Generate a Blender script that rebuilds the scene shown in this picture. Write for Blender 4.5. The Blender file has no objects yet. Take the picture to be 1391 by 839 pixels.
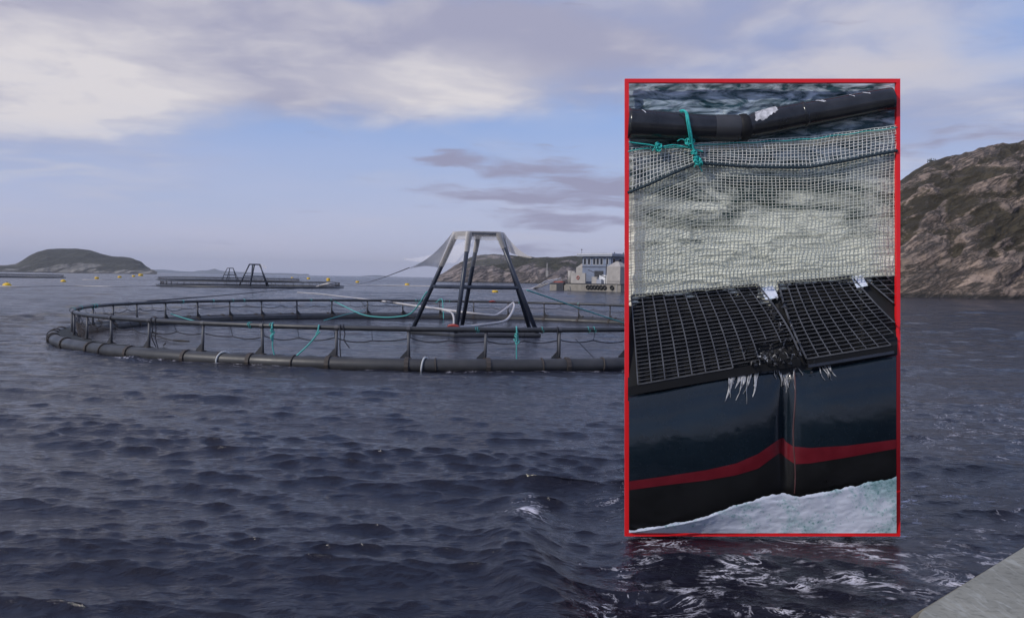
import bpy, math, random
import numpy as np
from mathutils import Vector, Matrix
random.seed(7)
RNG = np.random.default_rng(11)
SC = bpy.context.scene
COL = SC.collection

# ------------------------------------------------------------------ camera
FPX = 1204.0; CX = 695.5; CY = 419.5; CAMH = 2.5
PITCH = math.radians(1.98); ROLL = math.radians(0.90)
CAM = Vector((0, 0, CAMH))
FWD = Vector((0, math.cos(PITCH), -math.sin(PITCH)))
UP0 = Vector((0, math.sin(PITCH), math.cos(PITCH)))
RIGHT0 = Vector((1, 0, 0))
XC = RIGHT0 * math.cos(ROLL) + UP0 * math.sin(ROLL)
YC = -RIGHT0 * math.sin(ROLL) + UP0 * math.cos(ROLL)
cam_data = bpy.data.cameras.new('camera')
cam_data.sensor_width = 36; cam_data.lens = 36 * FPX / 1391.0
cam_data.clip_start = 0.1; cam_data.clip_end = 60000
cam = bpy.data.objects.new('camera', cam_data); COL.objects.link(cam)
m = Matrix.Identity(4)
for i in range(3):
    m[i][0] = XC[i]; m[i][1] = YC[i]; m[i][2] = -FWD[i]; m[i][3] = CAM[i]
cam.matrix_world = m
SC.camera = cam

def ray(px, py):
    return FWD + XC * ((px - CX) / FPX) - YC * ((py - CY) / FPX)
def at_depth(px, py, d):
    return CAM + ray(px, py) * d
def at_z(px, py, z=0.0):
    r = ray(px, py)
    return CAM + r * ((z - CAMH) / r.z)
def at_y(px, py, Y):
    r = ray(px, py)
    return CAM + r * (Y / r.y)

# ------------------------------------------------------------------ light
SUN_EL = math.radians(36); SUN_AZ = math.radians(-126)      # azimuth from +Y, clockwise positive: behind the viewer, from the left
sund = Vector((math.sin(SUN_AZ) * math.cos(SUN_EL), math.cos(SUN_AZ) * math.cos(SUN_EL), math.sin(SUN_EL)))
sl = bpy.data.lights.new('sun', 'SUN'); sl.energy = 2.3; sl.angle = math.radians(0.6); sl.color = (1.0, 0.94, 0.86)
so = bpy.data.objects.new('sun', sl); COL.objects.link(so)
so.rotation_euler = (-sund).to_track_quat('-Z', 'Y').to_euler()
so.location = (0, 0, 50)

SC.view_settings.view_transform = 'Standard'
SC.view_settings.look = 'None'
SC.view_settings.gamma = 1.0
SC.view_settings.exposure = 0.0

W = bpy.data.worlds.new('World'); SC.world = W; W.use_nodes = True
wn = W.node_tree; wn.nodes.clear()

class NT:
    """small helper to write node trees as expressions"""
    def __init__(s, tree): s.t = tree
    def n(s, typ, **kw):
        nd = s.t.nodes.new(typ)
        for k, v in kw.items(): setattr(nd, k, v)
        return nd
    def put(s, sock, v):
        if isinstance(v, bpy.types.NodeSocket): s.t.links.new(v, sock)
        elif v is not None:
            try: sock.default_value = v
            except Exception:
                sock.default_value = (*v, 1.0)
    def m(s, op, a, b=None, c=None, clamp=False):
        nd = s.n('ShaderNodeMath', operation=op, use_clamp=clamp)
        s.put(nd.inputs[0], a)
        if b is not None: s.put(nd.inputs[1], b)
        if c is not None: s.put(nd.inputs[2], c)
        return nd.outputs[0]
    def vm(s, op, a, b=None, scale=None):
        nd = s.n('ShaderNodeVectorMath', operation=op)
        s.put(nd.inputs[0], a)
        if b is not None: s.put(nd.inputs[1], b)
        if scale is not None: s.put(nd.inputs['Scale'], scale)
        return nd.outputs['Value'] if op in ('LENGTH', 'DISTANCE', 'DOT_PRODUCT') else nd.outputs[0]
    def sep(s, v):
        nd = s.n('ShaderNodeSeparateXYZ'); s.put(nd.inputs[0], v); return nd.outputs
    def comb(s, x, y, z):
        nd = s.n('ShaderNodeCombineXYZ'); s.put(nd.inputs[0], x); s.put(nd.inputs[1], y); s.put(nd.inputs[2], z); return nd.outputs[0]
    def noise(s, vec, scale, detail=4, rough=0.55, dist=0.0, out=0, lac=2.0):
        nd = s.n('ShaderNodeTexNoise'); s.put(nd.inputs['Vector'], vec)
        s.put(nd.inputs['Scale'], scale); s.put(nd.inputs['Detail'], detail); s.put(nd.inputs['Roughness'], rough)
        s.put(nd.inputs['Distortion'], dist); s.put(nd.inputs['Lacunarity'], lac)
        return nd.outputs[out]
    def voro(s, vec, scale, feature='F1', rnd=1.0):
        nd = s.n('ShaderNodeTexVoronoi', feature=feature); s.put(nd.inputs['Vector'], vec); s.put(nd.inputs['Scale'], scale)
        s.put(nd.inputs['Randomness'], rnd)
        return nd.outputs['Distance']
    def ramp(s, fac, stops, interp='LINEAR'):
        nd = s.n('ShaderNodeValToRGB'); s.put(nd.inputs[0], fac); r = nd.color_ramp; r.interpolation = interp
        while len(r.elements) < len(stops): r.elements.new(0.5)
        for e, (p, c) in zip(r.elements, stops):
            e.position = p; e.color = (*c, 1.0) if not isinstance(c, (int, float)) else (c, c, c, 1)
        return nd.outputs[0]
    def mr(s, v, a, b, c=0.0, d=1.0, smooth=False):
        nd = s.n('ShaderNodeMapRange'); nd.clamp = True
        if smooth: nd.interpolation_type = 'SMOOTHSTEP'
        for i, x in enumerate((v, a, b, c, d)): s.put(nd.inputs[i], x)
        return nd.outputs[0]
    def mix(s, f, a, b, mode='MIX'):
        nd = s.n('ShaderNodeMix', data_type='RGBA', blend_type=mode)
        s.put(nd.inputs[0], f); s.put(nd.inputs[6], a if isinstance(a, bpy.types.NodeSocket) else (*a[:3], 1)); s.put(nd.inputs[7], b if isinstance(b, bpy.types.NodeSocket) else (*b[:3], 1))
        return nd.outputs[2]
    def bump(s, h, strength=0.5, dist=0.02, normal=None):
        nd = s.n('ShaderNodeBump'); s.put(nd.inputs['Height'], h); s.put(nd.inputs['Strength'], strength); s.put(nd.inputs['Distance'], dist)
        if normal is not None: s.put(nd.inputs['Normal'], normal)
        return nd.outputs[0]

def build_sky():
    T = NT(wn)
    sky = T.n('ShaderNodeTexSky', sky_type='NISHITA', sun_disc=False)
    sky.sun_elevation = SUN_EL; sky.sun_rotation = SUN_AZ
    sky.air_density = 1.0; sky.dust_density = 0.6; sky.ozone_density = 2.0; sky.altitude = 0
    g = T.n('ShaderNodeTexCoord').outputs['Generated']
    x, y, z = T.sep(g)[:3]
    zc = T.m('MAXIMUM', z, 0.0)
    az = T.m('ARCTAN2', x, y)                                  # azimuth from +Y
    el = T.m('ARCSINE', z)
    ae = T.comb(az, el, 0.0)
    inv = T.m('DIVIDE', 1.0, T.m('ADD', zc, 0.10))
    pl = T.comb(T.m('MULTIPLY', x, inv), T.m('MULTIPLY', y, inv), 0.0)   # the cloud deck as a flat layer
    warp = T.noise(pl, 1.3, 3, 0.5, out=1)
    plw = T.vm('ADD', pl, T.vm('SCALE', T.vm('SUBTRACT', warp, (0.5, 0.5, 0.5)), scale=0.55))
    n1 = T.noise(T.vm('ADD', plw, (3.1, 1.7, 0.0)), 0.85, 6, 0.52)
    n2 = T.noise(T.vm('ADD', plw, (8.1, 4.2, 2.0)), 2.2, 5, 0.52)
    ws = T.vm('SCALE', T.vm('SUBTRACT', T.noise(T.vm('MULTIPLY', ae, (1.0, 2.5, 1.0)), 6.0, 4, 0.55, out=1), (0.5, 0.5, 0.5)), scale=0.11)
    aew = T.vm('ADD', ae, T.vm('MULTIPLY', ws, (1.4, 0.55, 0.0)))
    def blob(px, py, rx, ry, amp):
        r = ray(px, py).normalized()
        a, e = math.atan2(r.x, r.y), math.asin(r.z)
        d = T.vm('LENGTH', T.vm('MULTIPLY', T.vm('SUBTRACT', aew, (a, e, 0.0)), (FPX / rx, FPX / ry, 0.0)))
        v = T.mr(d, 1.25, 0.25, 0.0, 1.0, True)
        return T.m('MULTIPLY', v, amp)
    def total(bl):
        o = None
        for b in bl:
            v = blob(*b); o = v if o is None else T.m('ADD', o, v)
        return o
    # broad soft cloud banks
    big = total([(90, 85, 360, 140, 0.85), (330, 30, 460, 85, 0.72), (580, 95, 290, 88, 0.85), (900, 30, 460, 90, 0.62),
                 (1290, 150, 260, 100, 0.55), (1010, 90, 260, 60, 0.25), (430, 190, 240, 40, -0.35), (1340, 40, 120, 35, -0.10), (1060, 60, 130, 40, -0.22), (760, 175, 150, 40, -0.30), (330, 120, 40, 50, -0.10)])
    hi = T.mr(el, math.radians(3), math.radians(22), -0.16, 0.10, True)
    hmask = T.mr(el, math.radians(20), math.radians(34), 0.0, 0.22, True)
    dens = T.m('ADD', T.m('ADD', big, T.m('MULTIPLY', T.m('SUBTRACT', n1, 0.5), 1.5)), T.m('ADD', hi, hmask))
    dens = T.m('ADD', dens, T.m('MULTIPLY', T.m('SUBTRACT', n2, 0.5), 0.6))
    cov = T.mr(dens, -0.22, 0.92, 0.0, 0.95, True)
    # thin grey streaks low on the right, pale ones on the left
    st = T.noise(T.vm('MULTIPLY', T.vm('ADD', ae, T.vm('SCALE', ws, scale=0.35)), (1.0, 7.5, 1.0)), 7.0, 5, 0.55)
    low = total([(790, 262, 300, 40, 0.75), (720, 218, 130, 20, 0.35), (800, 306, 170, 15, 0.7), (760, 335, 200, 14, 0.55), (590, 216, 50, 10, 0.4), (1300, 215, 160, 60, 0.35)])
    streak = T.mr(T.m('ADD', T.m('MULTIPLY', T.m('SUBTRACT', st, 0.5), 2.4), T.m('SUBTRACT', low, 0.28)), 0.0, 0.55, 0.0, 0.9, True)
    pale = total([(50, 236, 150, 14, 0.5), (110, 180, 120, 12, 0.35), (40, 262, 110, 9, 0.3)])
    pst = T.mr(T.m('ADD', T.m('MULTIPLY', T.m('SUBTRACT', st, 0.5), 2.0), T.m('SUBTRACT', pale, 0.3)), 0.0, 0.6, 0.0, 0.5, True)
    # veil that thickens to the horizon
    veil = T.mr(el, math.radians(13), math.radians(0.5), 0.0, 1.0, True)
    vn = T.mr(T.noise(T.vm('MULTIPLY', ae, (1.0, 6.0, 1.0)), 3.2, 5, 0.55), 0.3, 0.7, 0.62, 1.0)
    veil = T.m('MULTIPLY', T.m('MULTIPLY', veil, vn), 0.9)
    base = T.mix(0.55, sky.outputs[0], SKYBLUE)
    c = T.mix(veil, base, VEILC)
    c = T.mix(pst, c, (7.0, 6.9, 7.3))
    shade = T.mr(T.m('ADD', n2, T.m('MULTIPLY', T.m('SUBTRACT', n1, 0.5), 0.8)), 0.36, 0.68, 0.0, 1.0, True)
    bright = total([(90, 110, 260, 90, 0.6), (590, 115, 180, 50, 0.8), (200, 150, 150, 50, 0.3)])
    shade = T.m('ADD', T.m('MULTIPLY', shade, 0.62), T.m('MULTIPLY', bright, 0.75), clamp=True)
    cc = T.mix(shade, CLOUD_D, CLOUD_L)
    c = T.mix(cov, c, cc)
    c = T.mix(streak, c, STREAKC)
    bg = T.n('ShaderNodeBackground'); T.put(bg.inputs[0], c); bg.inputs[1].default_value = 0.10
    out = T.n('ShaderNodeOutputWorld'); wn.links.new(bg.outputs[0], out.inputs[0])
SKYBLUE = (2.7, 4.3, 9.2)
VEILC = (5.9, 5.8, 7.3)
CLOUD_D = (3.8, 3.8, 5.1)
CLOUD_L = (7.6, 7.2, 7.3)
STREAKC = (3.1, 3.05, 4.4)
build_sky()

# ------------------------------------------------------------------ materials
def new_mat(name):
    mt = bpy.data.materials.new(name); mt.use_nodes = True
    mt.node_tree.nodes.clear(); T = NT(mt.node_tree)
    p = T.n('ShaderNodeBsdfPrincipled'); o = T.n('ShaderNodeOutputMaterial')
    mt.node_tree.links.new(p.outputs[0], o.inputs[0])
    return mt, T, p, o
def simple(name, col, rough=0.5, var=0.25, scale=6.0, bump=0.15, col2=None, metallic=0.0, bscale=None, bdist=0.01):
    mt, T, p, o = new_mat(name)
    co = T.n('ShaderNodeTexCoord').outputs['Object']
    n = T.noise(co, scale, 6, 0.6)
    f = T.mr(n, 0.3, 0.7)
    c2 = col2 if col2 else tuple(max(0, c * (1 - var)) for c in col)
    c1 = col if col2 else tuple(c * (1 + var * 0.5) for c in col)
    T.put(p.inputs['Base Color'], T.mix(f, c2, c1))
    T.put(p.inputs['Roughness'], T.mr(n, 0.2, 0.8, max(0.02, rough - 0.12), min(1, rough + 0.12)))
    p.inputs['Metallic'].default_value = metallic
    if bump: T.put(p.inputs['Normal'], T.bump(T.noise(co, bscale or scale * 6, 5, 0.6), bump, bdist))
    return mt
M = {}
M['plastic'] = simple('black_plastic', (0.030, 0.031, 0.036), 0.42, 0.4, 3.0, 0.1, col2=(0.055, 0.055, 0.058))
M['plastic_grey'] = simple('weathered_plastic', (0.022, 0.022, 0.026), 0.45, 0.4, 1.6, 0.12, col2=(0.060, 0.058, 0.056))
M['galv'] = simple('dull_post', (0.09, 0.09, 0.10), 0.5, 0.4, 5, 0.1)
M['strap_brown'] = simple('brown_strap', (0.055, 0.044, 0.038), 0.7, 0.4, 12, 0.2)
M['white_strap'] = simple('white_strap', (0.55, 0.56, 0.56), 0.5, 0.2, 9, 0.1)
M['rope_dark'] = simple('dark_rope', (0.03, 0.03, 0.04), 0.8, 0.3, 30, 0.3)
M['rope_teal'] = simple('turquoise_rope', (0.09, 0.42, 0.40), 0.7, 0.3, 30, 0.3)
M['hose'] = simple('pale_hose', (0.58, 0.54, 0.52), 0.45, 0.2, 2, 0.1)
M['yellow'] = simple('yellow_buoy', (0.80, 0.50, 0.02), 0.4, 0.25, 2.5, 0.08)
M['red_plastic'] = simple('red_plastic', (0.36, 0.05, 0.035), 0.5, 0.3, 3, 0.1)
M['steel_blue'] = simple('blue_black_pipe', (0.035, 0.042, 0.062), 0.35, 0.3, 2.0, 0.08)
M['driftwood'] = simple('wet_wood', (0.03, 0.025, 0.022), 0.6, 0.3, 8, 0.3)

def net_mat(name, col, cover, rough=0.8):
    """fine netting seen from afar: light passes between the strands, less of it the more slantwise it is looked through"""
    mt, T, p, o = new_mat(name)
    p.inputs['Base Color'].default_value = (*col, 1); p.inputs['Roughness'].default_value = rough
    gm = T.n('ShaderNodeNewGeometry')
    cs = T.m('MAXIMUM', T.m('ABSOLUTE', T.vm('DOT_PRODUCT', gm.outputs['Normal'], gm.outputs['Incoming'])), 0.03)
    tc = T.n('ShaderNodeTexCoord').outputs['Object']
    cv = T.mr(T.noise(tc, 1.7, 4, 0.6), 0.3, 0.7, cover * 0.75, cover * 1.25)
    thr = T.m('POWER', T.m('SUBTRACT', 1.0, cv), T.m('DIVIDE', 1.0, cs))
    tr = T.n('ShaderNodeBsdfTransparent')
    mx = T.n('ShaderNodeMixShader'); T.put(mx.inputs[0], thr)
    T.t.links.new(p.outputs[0], mx.inputs[1]); T.t.links.new(tr.outputs[0], mx.inputs[2])
    T.t.links.new(mx.outputs[0], o.inputs[0])
    return mt
M['cage_net'] = net_mat('cage_netting', (0.05, 0.038, 0.032), 0.10)
M['bird_net'] = net_mat('bird_netting', (0.78, 0.73, 0.68), 0.32)
M['bird_net_thin'] = net_mat('thin_bird_netting', (0.75, 0.72, 0.72), 0.07)
M['walk_net'] = net_mat('walk_netting', (0.025, 0.028, 0.028), 0.75)

# ------------------------------------------------------------------ mesh helpers
class MB:
    def __init__(s): s.v = []; s.f = []; s.mi = []
    def add(s, vs, fs, mi=0):
        b = len(s.v); s.v += [tuple(v) for v in vs]; s.f += [tuple(i + b for i in f) for f in fs]; s.mi += [mi] * len(fs)
    def box(s, c, d, R=None, mi=0):
        c = Vector(c); vs = []
        for sx in (-.5, .5):
            for sy in (-.5, .5):
                for sz in (-.5, .5):
                    v = Vector((sx * d[0], sy * d[1], sz * d[2]))
                    if R is not None: v = R @ v
                    vs.append(c + v)
        s.add(vs, [(0, 1, 3, 2), (4, 6, 7, 5), (0, 4, 5, 1), (2, 3, 7, 6), (0, 2, 6, 4), (1, 5, 7, 3)], mi)
    def tube(s, pts, r, n=8, closed=False, caps=True, mi=0, flat=1.0):
        pts = [Vector(p) for p in pts]; N = len(pts); rings = []
        rs = r if isinstance(r, (list, tuple)) else [r] * N
        prev = None
        for i, p in enumerate(pts):
            a = pts[(i - 1) % N] if (closed or i > 0) else p
            b = pts[(i + 1) % N] if (closed or i < N - 1) else p
            t = (b - a).normalized() if (b - a).length > 1e-9 else Vector((0, 0, 1))
            ref = Vector((0, 0, 1)) if abs(t.z) < 0.9 else Vector((1, 0, 0))
            if prev is not None and not closed: ref = prev
            u = t.cross(ref); u = u.normalized() if u.length > 1e-6 else t.orthogonal().normalized()
            w = u.cross(t).normalized(); prev = w if not closed else None
            rings.append([p + u * (rs[i] * math.cos(2 * math.pi * (k + .5) / n)) + w * (rs[i] * flat * math.sin(2 * math.pi * (k + .5) / n)) for k in range(n)])
        vs = [v for rg in rings for v in rg]; fs = []
        for i in range(N if closed else N - 1):
            j = (i + 1) % N
            for k in range(n):
                l = (k + 1) % n
                fs.append((i * n + k, i * n + l, j * n + l, j * n + k))
        if caps and not closed:
            fs.append(tuple(range(n))[::-1]); fs.append(tuple((N - 1) * n + k for k in range(n)))
        s.add(vs, fs, mi)
    def grid(s, P, mi=0, flip=False):
        r, c = len(P), len(P[0]); fs = []
        for i in range(r - 1):
            for j in range(c - 1):
                q = (i * c + j, i * c + j + 1, (i + 1) * c + j + 1, (i + 1) * c + j)
                fs.append(q[::-1] if flip else q)
        s.add([p for row in P for p in row], fs, mi)
    def mesh(s, name, mats=(), smooth=False, origin=None):
        o = Vector(origin) if origin is not None else Vector((0, 0, 0))
        me = bpy.data.meshes.new(name)
        me.from_pydata([(v[0] - o.x, v[1] - o.y, v[2] - o.z) for v in s.v], [], s.f)
        for mt in (mats if isinstance(mats, (list, tuple)) else [mats]): me.materials.append(mt)
        if max(s.mi or [0]) > 0: me.polygons.foreach_set('material_index', s.mi)
        if smooth: me.polygons.foreach_set('use_smooth', [True] * len(me.polygons))
        me.update()
        return me
    def build(s, name, mats, parent=None, smooth=False, loc=None):
        """loc: world origin; with a parent the coordinates are the parent's own"""
        if parent is None and loc is None:
            a = np.array(s.v); loc = ((a[:, 0].min() + a[:, 0].max()) / 2, (a[:, 1].min() + a[:, 1].max()) / 2, a[:, 2].min())
        me = s.mesh(name, mats, smooth, loc if loc is not None else (0, 0, 0))
        ob = bpy.data.objects.new(name, me); COL.objects.link(ob)
        if loc is not None: ob.location = loc
        if parent is not None: ob.parent = parent
        return ob
def link(name, me, parent=None, loc=(0, 0, 0), rot=(0, 0, 0), scale=None):
    ob = bpy.data.objects.new(name, me); COL.objects.link(ob)
    ob.location = loc; ob.rotation_euler = rot
    if scale: ob.scale = scale
    if parent is not None: ob.parent = parent
    return ob
def empty(name, loc, label, cat, group=None, rot=0.0):
    o = bpy.data.objects.new(name, None); COL.objects.link(o); o.empty_display_size = 0.3
    o.location = loc; o.rotation_euler = (0, 0, rot); tag(o, label, cat, group); return o
def tag(o, label=None, cat=None, group=None, kind=None):
    if label: o['label'] = label
    if cat: o['category'] = cat
    if group: o['group'] = group
    if kind: o['kind'] = kind
    return o
def structure(o): o['kind'] = 'structure'; return o
def np_mesh(name, V, F, mat, smooth=True):
    me = bpy.data.meshes.new(name)
    me.vertices.add(len(V)); me.vertices.foreach_set('co', V.astype(np.float32).ravel())
    me.loops.add(F.size); me.loops.foreach_set('vertex_index', F.astype(np.int32).ravel())
    me.polygons.add(len(F)); me.polygons.foreach_set('loop_start', np.arange(0, F.size, F.shape[1], dtype=np.int32))
    me.polygons.foreach_set('loop_total', np.full(len(F), F.shape[1], dtype=np.int32))
    me.update(calc_edges=True)
    if smooth: me.polygons.foreach_set('use_smooth', np.ones(len(F), dtype=bool))
    me.materials.append(mat); return me
def grid_faces(r, c):
    i = np.arange(r - 1)[:, None] * c + np.arange(c - 1)[None, :]
    return np.stack([i, i + 1, i + c + 1, i + c], -1).reshape(-1, 4)
def vnoise(x, y, z, seed=0):
    x = np.asarray(x, float); y = np.asarray(y, float); z = np.asarray(z, float) + x * 0
    xi = np.floor(x).astype(np.int64); yi = np.floor(y).astype(np.int64); zi = np.floor(z).astype(np.int64)
    fx, fy, fz = x - xi, y - yi, z - zi
    s = lambda t: t * t * t * (t * (t * 6 - 15) + 10)
    ux, uy, uz = s(fx), s(fy), s(fz)
    def h(a, b, c):
        n = (a * 374761393 + b * 668265263 + c * 2147483647 + seed * 1274126177) & 0xffffffff
        n = ((n ^ (n >> 13)) * 1274126177) & 0xffffffff
        n = (n ^ (n >> 16)) & 0xffff
        return n / 65535.0 * 2 - 1
    r = 0
    for dx in (0, 1):
        for dy in (0, 1):
            for dz in (0, 1):
                w = (ux if dx else 1 - ux) * (uy if dy else 1 - uy) * (uz if dz else 1 - uz)
                r = r + w * h(xi + dx, yi + dy, zi + dz)
    return r
def fbm(x, y, z, octv=5, gain=0.5, seed=0, ridged=False):
    a, s, t = 1.0, 0.0, 0.0
    for o in range(octv):
        n = vnoise(x, y, z, seed + o * 17)
        if ridged: n = 1 - 2 * np.abs(n)
        s = s + a * n; t += a; a *= gain
        x, y, z = x * 2.03, y * 2.03, z * 2.03
    return s / t

# ------------------------------------------------------------------ water
RING_R = 14.6; OUT_R = 15.22
ctr = at_depth(600, 455, 39.0); RING_C = Vector((ctr.x, 39.0, 0.0))
FRAME_D = 8.62

def water_material():
    mt, T, p, o = new_mat('sea_water')
    gm = T.n('ShaderNodeNewGeometry'); pos = gm.outputs['Position']
    x, y, z = T.sep(pos)[:3]
    dist = T.vm('LENGTH', T.comb(x, y, 0.0))
    fine = T.noise(T.vm('MULTIPLY', pos, (1.0, 1.7, 0.0)), 7.0, 5, 0.62, 0.4)
    fine2 = T.noise(T.vm('MULTIPLY', pos, (1.0, 1.9, 0.0)), 19.0, 4, 0.6, 0.3)
    mid = T.noise(T.vm('MULTIPLY', pos, (0.75, 1.6, 0.0)), 1.5, 4, 0.6, 0.5)
    far = T.noise(T.vm('MULTIPLY', pos, (0.5, 1.3, 0.0)), 0.30, 4, 0.6, 0.3)
    b = T.bump(fine2, T.mr(dist, 6, 30, 0.5, 0.1), 0.006)
    b = T.bump(fine, T.mr(dist, 4, 60, 0.7, 1.0), T.mr(dist, 5, 60, 0.032, 0.07), b)
    b = T.bump(mid, T.mr(dist, 14, 60, 0.1, 1.0), 0.30, b)
    b = T.bump(far, T.mr(dist, 60, 300, 0.0, 0.8), 1.1, b)
    fm = T.n('ShaderNodeAttribute', attribute_name='foam').outputs['Fac']
    v = T.noise(T.vm('MULTIPLY', pos, (1.0, 1.9, 0.0)), 1.5, 7, 0.66, 1.6)
    w = T.noise(pos, 11.0, 4, 0.7, 0.4)
    ln = T.m('ABSOLUTE', T.m('SUBTRACT', v, 0.5))                       # foam lies in thin curling lines
    lines = T.mr(T.m('ADD', ln, T.m('MULTIPLY', T.m('SUBTRACT', w, 0.5), 0.10)), 0.0, T.m('MULTIPLY', fm, 0.060), 1.0, 0.0)
    patch = T.mr(T.m('ADD', T.m('MULTIPLY', w, 1.4), T.m('MULTIPLY', fm, 0.42)), 1.0, 1.14)
    patch = T.m('MULTIPLY', patch, T.mr(fm, 0.72, 0.95))
    foam = T.m('MULTIPLY', T.m('MAXIMUM', T.m('MULTIPLY', lines, T.mr(T.noise(pos, 1.7, 4, 0.6), 0.47, 0.62)), patch), T.mr(fm, 0.02, 0.2), clamp=True)
    T.put(p.inputs['Base Color'], T.mix(foam, (0.010, 0.010, 0.018), (0.62, 0.60, 0.66)))
    T.put(p.inputs['Roughness'], T.mr(foam, 0, 1, T.mr(dist, 20, 400, 0.09, 0.20), 0.8))
    p.inputs['IOR'].default_value = 1.34
    T.put(p.inputs['Normal'], b)
    return mt
M['water'] = water_material()

def gerstner(X, Y):
    """sum of trains of short steep waves running across the view; short ones fade where the sheet is too coarse for them"""
    r = np.hypot(X, Y)
    Z = np.zeros_like(X); DX = np.zeros_like(X); DY = np.zeros_like(X)
    rng = np.random.default_rng(5)
    inside = np.clip((RING_R + 0.5 - np.hypot(X - RING_C.x, Y - RING_C.y)) / 1.5, 0, 1)
    pan = at_depth(1036, 727, FRAME_D)
    calm = 1 - 0.80 * np.exp(-(((X - pan.x) / 1.7) ** 4 + ((Y - pan.y) / 0.6) ** 2))
    patch = 0.75 + 0.5 * fbm(X / 9, Y / 9, X * 0, 3, 0.5, 3)
    lams = np.exp(rng.uniform(np.log(0.11), np.log(5.0), 220)); lams.sort()
    for lam in lams:
        k = 2 * math.pi / lam
        th = math.radians(-99 + rng.normal() * (27 if lam < 0.4 else 17))
        steep = 0.027 * (0.42 if lam > 2.0 else 0.50 if lam > 0.9 else 0.80 if lam > .45 else 1.20)
        A = steep / k
        ph = rng.uniform(0, 2 * math.pi)
        kx, ky = k * math.cos(th), k * math.sin(th)
        sp = r * 0.0040
        fade = np.clip((lam / sp - 2.2) / 1.8, 0, 1)
        a = A * fade * patch * calm * (1 - inside * (0.55 if lam < 3 else 0.3))
        q = kx * X + ky * Y + ph
        c, s = np.cos(q), np.sin(q)
        Z += a * c; DX -= a * 1.7 * math.cos(th) * s; DY -= a * 1.7 * math.sin(th) * s
    # the crest of the boat's own bow wave, running away from the camera
    xr = 0.16 + 0.10 * np.sin(Y * 1.3)
    env = np.exp(-((Y - 7.6) / 2.6) ** 2)
    Z += env * (0.13 * np.exp(-((X - xr) / 0.30) ** 2) - 0.07 * np.exp(-((X - xr - 0.75) / 0.45) ** 2))
    return X + DX, Y + DY, Z
def build_water():
    rows = [1.2]
    while rows[-1] < 150: rows.append(rows[-1] * (1.0039 if rows[-1] > 5 else 1.012))
    while rows[-1] < 12000: rows.append(rows[-1] * 1.07)
    rows = np.array(rows); ang = np.radians(np.linspace(-39, 39, 740))
    Rr, Aa = np.meshgrid(rows, ang, indexing='ij')
    X, Y = Rr * np.sin(Aa), Rr * np.cos(Aa)
    near = rows < 260; k = near.sum()
    X2, Y2, Z2 = X.copy(), Y.copy(), np.zeros_like(X)
    X2[:k], Y2[:k], Z2[:k] = gerstner(X[:k], Y[:k])
    V = np.stack([X2, Y2, Z2], -1).reshape(-1, 3)
    F = grid_faces(*X.shape)[:, ::-1]
    # the rest of the sea, round the back, coarser
    rb = np.array([0.0, 1.2, 3, 8, 20, 60, 200, 1000, 5000, 12000]); ab = np.radians(np.linspace(39, 321, 90))
    Rb, Ab = np.meshgrid(rb, ab, indexing='ij')
    Vb = np.stack([Rb * np.sin(Ab), Rb * np.cos(Ab), Rb * 0], -1).reshape(-1, 3)
    Fb = grid_faces(*Rb.shape)[:, ::-1] + len(V)
    Vc = np.array([[0, 0, 0]] + [[1.2 * math.sin(math.radians(a)), 1.2 * math.cos(math.radians(a)), 0] for a in (-39, -15, 15, 39)])
    b0 = len(V) + len(Vb)
    Fc = np.array([[b0, b0 + 2, b0 + 1, b0], [b0, b0 + 3, b0 + 2, b0], [b0, b0 + 4, b0 + 3, b0]])
    Vall = np.concatenate([V, Vb, Vc])
    me = np_mesh('water', Vall, np.concatenate([F, Fb]), M['water'])
    # foam: a whitecap on the bow wave and streaks drifting along the boat's right
    x, y = Vall[:, 0], Vall[:, 1]
    wc = at_z(716, 692); foam = 1.15 * np.exp(-(((x - wc.x) / 0.20) ** 2 + ((y - wc.y) / 0.45) ** 2))
    q = np.clip((x - 0.35) / 1.3, 0, 1) * np.clip((12.0 - y) / 4.5, 0, 1)
    f2 = 0.70 * q * (0.75 + 0.5 * np.clip(fbm(x / 1.8, y / 1.8, x * 0, 3, 0.5, 9) + 0.25, 0, 1))
    far_r = 0.22 * np.clip((x - 5) / 3, 0, 1) * np.clip((24 - y) / 8, 0, 1)
    foam = np.maximum(np.maximum(foam, f2), far_r)
    rd = np.hypot(x - RING_C.x, y - RING_C.y)                  # lapping along the outer pipe
    foam = np.maximum(foam, 0.42 * np.exp(-((rd - OUT_R - 0.35) / 0.22) ** 2) * (y < RING_C.y))
    at = me.attributes.new('foam', 'FLOAT', 'POINT'); at.data.foreach_set('value', foam.astype(np.float32))
    ob = link('water', me); structure(ob)
build_water()

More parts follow.
